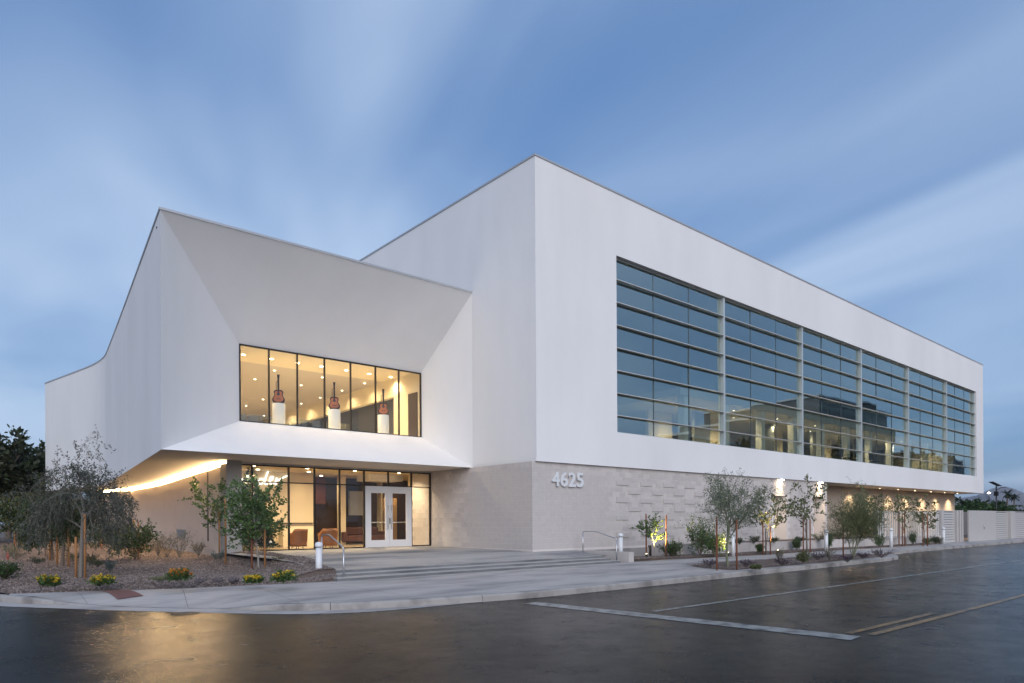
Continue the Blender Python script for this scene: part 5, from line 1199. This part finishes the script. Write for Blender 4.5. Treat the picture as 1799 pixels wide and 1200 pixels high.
# ------------------------------------------------------------------ office chairs and garments behind the far window bays
def office_chair(p, rz, label):
    r2 = empty('office_chair', p, rz); tag(r2, label, 'chair', 'office chairs behind the street window')
    MB().bbox((-.24, -.24, .44), (.24, .24, .52), .03).build('seat', 'black', r2); MB().bbox((-.22, .22, .60), (.22, .28, 1.12), .03).build('backrest', 'black', r2)
    MB().tube([(0, 0, .08), (0, 0, .44)], .03, 8).build('column', 'black', r2); MB().tube([(0, .2, .48), (0, .27, .62)], .02, 6).build('bracket', 'black', r2)
    for k in range(5): MB().tube([(0, 0, .09), (.28 * math.cos(k * 1.257), .28 * math.sin(k * 1.257), .04)], .018, 6).build('foot', 'black', r2)
    for s_ in (-1, 1): MB().tube([(s_ * .25, .1, .48), (s_ * .28, .1, .70), (s_ * .28, -.15, .70)], .016, 6).build('armrest', 'black', r2)
for px, py, rz, lb in ((1488, 803, .6, 'black office chair behind the fourth window bay, left of its pair'), (1506, 806, 2.2, 'black office chair behind the fourth window bay, right of its pair'), (1536, 808, 1.0, 'black office chair behind the fifth window bay')):
    q = atY(px, py, 1.3); office_chair((q.x, 1.3, 5.21), rz, lb)
for i, px in enumerate((1683, 1689, 1698)):
    q = atY(px, 830, .75); mb = MB(); hh = (1.5, 1.35, 1.2)[i]
    o = MB().add([(x * w, y * .10 * (1 if w < .3 else 1.3), z) for w, z in ((.40, .0), (.36, hh * .5), (.26, hh * .78), (.10, hh)) for x, y in ((-1, -1), (1, -1), (1, 1), (-1, 1))],
        [(k * 4 + a, k * 4 + (a + 1) % 4, k * 4 + 4 + (a + 1) % 4, k * 4 + 4 + a) for k in range(3) for a in range(4)] + [(12, 13, 14, 15), (3, 2, 1, 0)]).build('hanging_garment', 'clothing_blue', None, (q.x, .9, 5.22)); fixnormals(o)
    tag(o, ('tall', 'middle', 'shortest')[i] + ' dark blue garment shape hanging behind the last window bay', 'garment', 'dark garments in the last bay')

# ------------------------------------------------------------------ distance
for i, (px, py, D, H, Wd, sd_, lb) in enumerate(((-28, 930, 46, 7.6, 6.0, 301, 'large dark evergreen tree cut by the left photo edge'), (34, 930, 50, 7.2, 4.6, 302, 'large dark evergreen tree behind the staked row'), (66, 932, 56, 7.6, 2.6, 303, 'narrow dark evergreen tree beside the wing corner'), (15, 935, 62, 6.6, 6.5, 304, 'dark evergreen tree behind the others at the far left'))):
    q = atD(px, py, D); q.z = 0; plant('evergreen_tree', 'big', q, H, Wd, 'leaf_far', 'bark', .34, .6, lb, 'tree', 'dark evergreens at the far left', sd_)
FT = [(1684, 92, 4.6, 5.5), (1700, 100, 4.9, 6), (1716, 85, 3.6, 5), (1733, 110, 4.4, 7), (1762, 120, 3.9, 7.5), (1785, 105, 3.4, 7), (1805, 95, 3.2, 6), (1748, 90, 2.9, 5), (1772, 92, 2.7, 6)]
for i, (px, D, H, Wd) in enumerate(FT):
    q = atD(px, 911, D); q.z = 0; plant('distant_tree', 'dense', q, H * .84, Wd, 'leaf_far' if i % 2 else 'leaf_citrus', 'bark', .38, .6, 'distant green tree beyond the yard wall, %s' % ('beside the lit recess', 'right of the recess', 'olive and low', 'under the lamp glow', 'right of the street lamp', 'below the palms', 'at the right photo edge', 'behind the lamp post', 'low, below the mountain')[i], 'tree', 'trees beyond the yard', 320 + i)
def palm(p, H, label, seed):
    rs = np.random.default_rng(seed); r2 = empty('palm_tree', p); tag(r2, label, 'palm tree', 'distant palms')
    MB().tube([(0, 0, 0), (.1, 0, H * .5), (0, 0, H)], [.28, .2, .2], 8).build('trunk', 'bark', r2); vs = []; fs = []
    for k in range(38):
        a = rs.uniform(0, 6.28); e = rs.uniform(-.7, 1.2); Lf = rs.uniform(1.5, 2.1); q = np.array([0, 0, H]); d = np.array([math.cos(a) * math.cos(e), math.sin(a) * math.cos(e), math.sin(e)]); sd2 = np.array([-math.sin(a), math.cos(a), 0])
        b0 = len(vs); w = .30
        for j in range(5):
            f = j / 4; ww = w * math.sin(math.pi * (.12 + .85 * f)); vs += [q - sd2 * ww, q + np.array([0, 0, .1]), q + sd2 * ww]; d = d + np.array([0, 0, -.22]); d /= np.linalg.norm(d); q = q + d * Lf / 4
        for j in range(4): fs += [(b0 + j * 3, b0 + j * 3 + 1, b0 + j * 3 + 4, b0 + j * 3 + 3), (b0 + j * 3 + 1, b0 + j * 3 + 2, b0 + j * 3 + 5, b0 + j * 3 + 4)]
    link('fronds', rawmesh('fronds', vs, fs, 'leaf_far'), None, r2)
for px, py, D, lb, sd_ in ((1770, 868, 190, 'taller distant palm right of the street lamp', 401), (1782, 873, 200, 'shorter distant palm at right below the mountain', 402)):
    q = atD(px, py, D); palm((q.x, q.y, 0), q.z, lb, sd_)
# solar street lamp
q = atD(1751, 905, 70); lp = empty('street_lamp', (q.x, q.y, 0)); tag(lp, 'dark street lamp with solar panel and box at the far right', 'street lamp')
zt = atD(1751, 854, 70).z; rv = rgt
MB().tube([(0, 0, 0), (0, 0, zt)], [.09, .06], 10).build('pole', 'black', lp)
MB().tube([(0, 0, zt - .45), tuple(rv * .5 + Vector((0, 0, zt - .15))), tuple(rv * 1.05 + Vector((0, 0, zt - .12)))], .035, 6).build('arm', 'black', lp)
a, b_ = rv * -.55, rv * .35; o = MB().add([tuple(a + fwd * s_ + Vector((0, 0, zt + .42 + t_))) for s_ in (-.35, .35) for t_ in (0, .04)] + [tuple(b_ + fwd * s_ + Vector((0, 0, zt - .02 + t_))) for s_ in (-.35, .35) for t_ in (0, .04)], [(0, 1, 3, 2), (4, 6, 7, 5), (0, 4, 5, 1), (2, 3, 7, 6), (1, 5, 7, 3), (0, 2, 6, 4)]).build('solar_panel', 'far_dark', lp); fixnormals(o)
o = MB().box((-.17, -.17, zt - 1.0), (.17, .17, zt - .55)).build('battery_box', 'black', lp)
q = atD(1738, 866, 120); fl = empty('street_lamp', (q.x, q.y, 0)); tag(fl, 'distant lit street lamp glowing left of the solar lamp', 'street lamp')
MB().tube([(0, 0, 0), (0, 0, q.z)], .07, 8).build('pole', 'black', fl); o = MB().lathe([(.03, -.12), (.20, -.07), (.22, .03), (.09, .12)], sides=14).build('globe', 'lamp_white', fl); o.location = (0, 0, q.z)
# mountain ridge
rs = np.random.default_rng(9); prof = [(1560, 888), (1640, 882), (1680, 876), (1715, 871), (1733, 865), (1745, 858), (1758, 855), (1768, 855), (1780, 858), (1792, 863), (1810, 870), (1860, 878), (1960, 895)]
vs = []; D = 3200; nxm = 120
for i in range(nxm):
    px = 1560 + 400 * i / (nxm - 1); py = lerp_tab(prof, px) + rs.normal(0, .25)
    t_ = atD(px, py, D); f_ = atD(px, 912, D - 900); b3 = atD(px, 912, D + 900)
    vs += [(f_.x, f_.y, -2), tuple(f_.lerp(t_, .45) + Vector((rs.normal(0, 25), rs.normal(0, 25), -t_.z * .05))), tuple(f_.lerp(t_, .78) + Vector((rs.normal(0, 25), rs.normal(0, 25), 0))), tuple(t_), (b3.x, b3.y, -2)]
o = MB().add(vs, [(i * 5 + k, (i + 1) * 5 + k, (i + 1) * 5 + k + 1, i * 5 + k + 1) for i in range(nxm - 1) for k in range(4)]).build('mountain', 'mountain'); tag(o, kind='structure'); fixnormals(o)

# ------------------------------------------------------------------ buildings and trees across the street, seen mirrored in the long window
def block_house(x0, x1, y0, y1, h, label, rows_, cols):
    r2 = empty('street_building', ((x0 + x1) / 2, y1, 0)); tag(r2, label, 'building', 'buildings across the street'); ox, oy = (x0 + x1) / 2, y1
    MB().box((x0 - ox, y0 - oy, 0), (x1 - ox, 0, h)).build('wall', 'far_wall', r2); MB().box((x0 - ox - .2, y0 - oy - .2, h + .002), (x1 - ox + .2, .2, h + .3)).build('roof_edge', 'coping', r2)
    for i in range(cols):
        for j in range(rows_):
            a = x0 - ox + (i + .2) * (x1 - x0) / cols; w = .6 * (x1 - x0) / cols; zb_ = 1 + j * (h - 1) / rows_; MB().box((a, .003, zb_), (a + w, .05, zb_ + (h - 1) / rows_ * .6)).build('window', 'far_dark', r2)
block_house(58, 76, -52, -34, 12.5, 'low building across the street mirrored in the second window bay', 3, 6)
block_house(77, 92, -50, -34, 16.5, 'middle building across the street mirrored in the third window bay', 4, 5)
block_house(96, 128, -56, -34, 22.0, 'tall dark building across the street mirrored in the fifth window bay', 5, 9)
block_house(134, 168, -56, -34, 15.0, 'long building across the street mirrored in the last window bays', 4, 9)
for i, (x, H, Wd) in enumerate(((52, 8, 6), (64, 11, 7), (93.5, 12, 6), (131, 14, 8))):
    plant('street_tree', 'big', (x, -30.5, 0), H, Wd, 'leaf_far', 'bark', .5, .6, 'tree across the street mirrored in the long window, %s' % ('before the low building', 'beside the low building', 'between two buildings', 'beside the tall building')[i], 'tree', 'trees across the street', 420 + i)

hz, t = newmat('haze'); o_ = t.nodes.new('ShaderNodeOutputMaterial'); pv = t.nodes.new('ShaderNodeVolumePrincipled'); pv.inputs['Density'].default_value = .00011; pv.inputs['Color'].default_value = (.80, .86, .95, 1); pv.inputs['Anisotropy'].default_value = .2
t.links.new(pv.outputs[0], o_.inputs['Volume'])
o = MB().box((-6100, -6100, -8), (6100, 6100, 175)).build('haze', 'haze'); tag(o, 'thin blue evening haze over the distance', 'haze', kind='stuff')
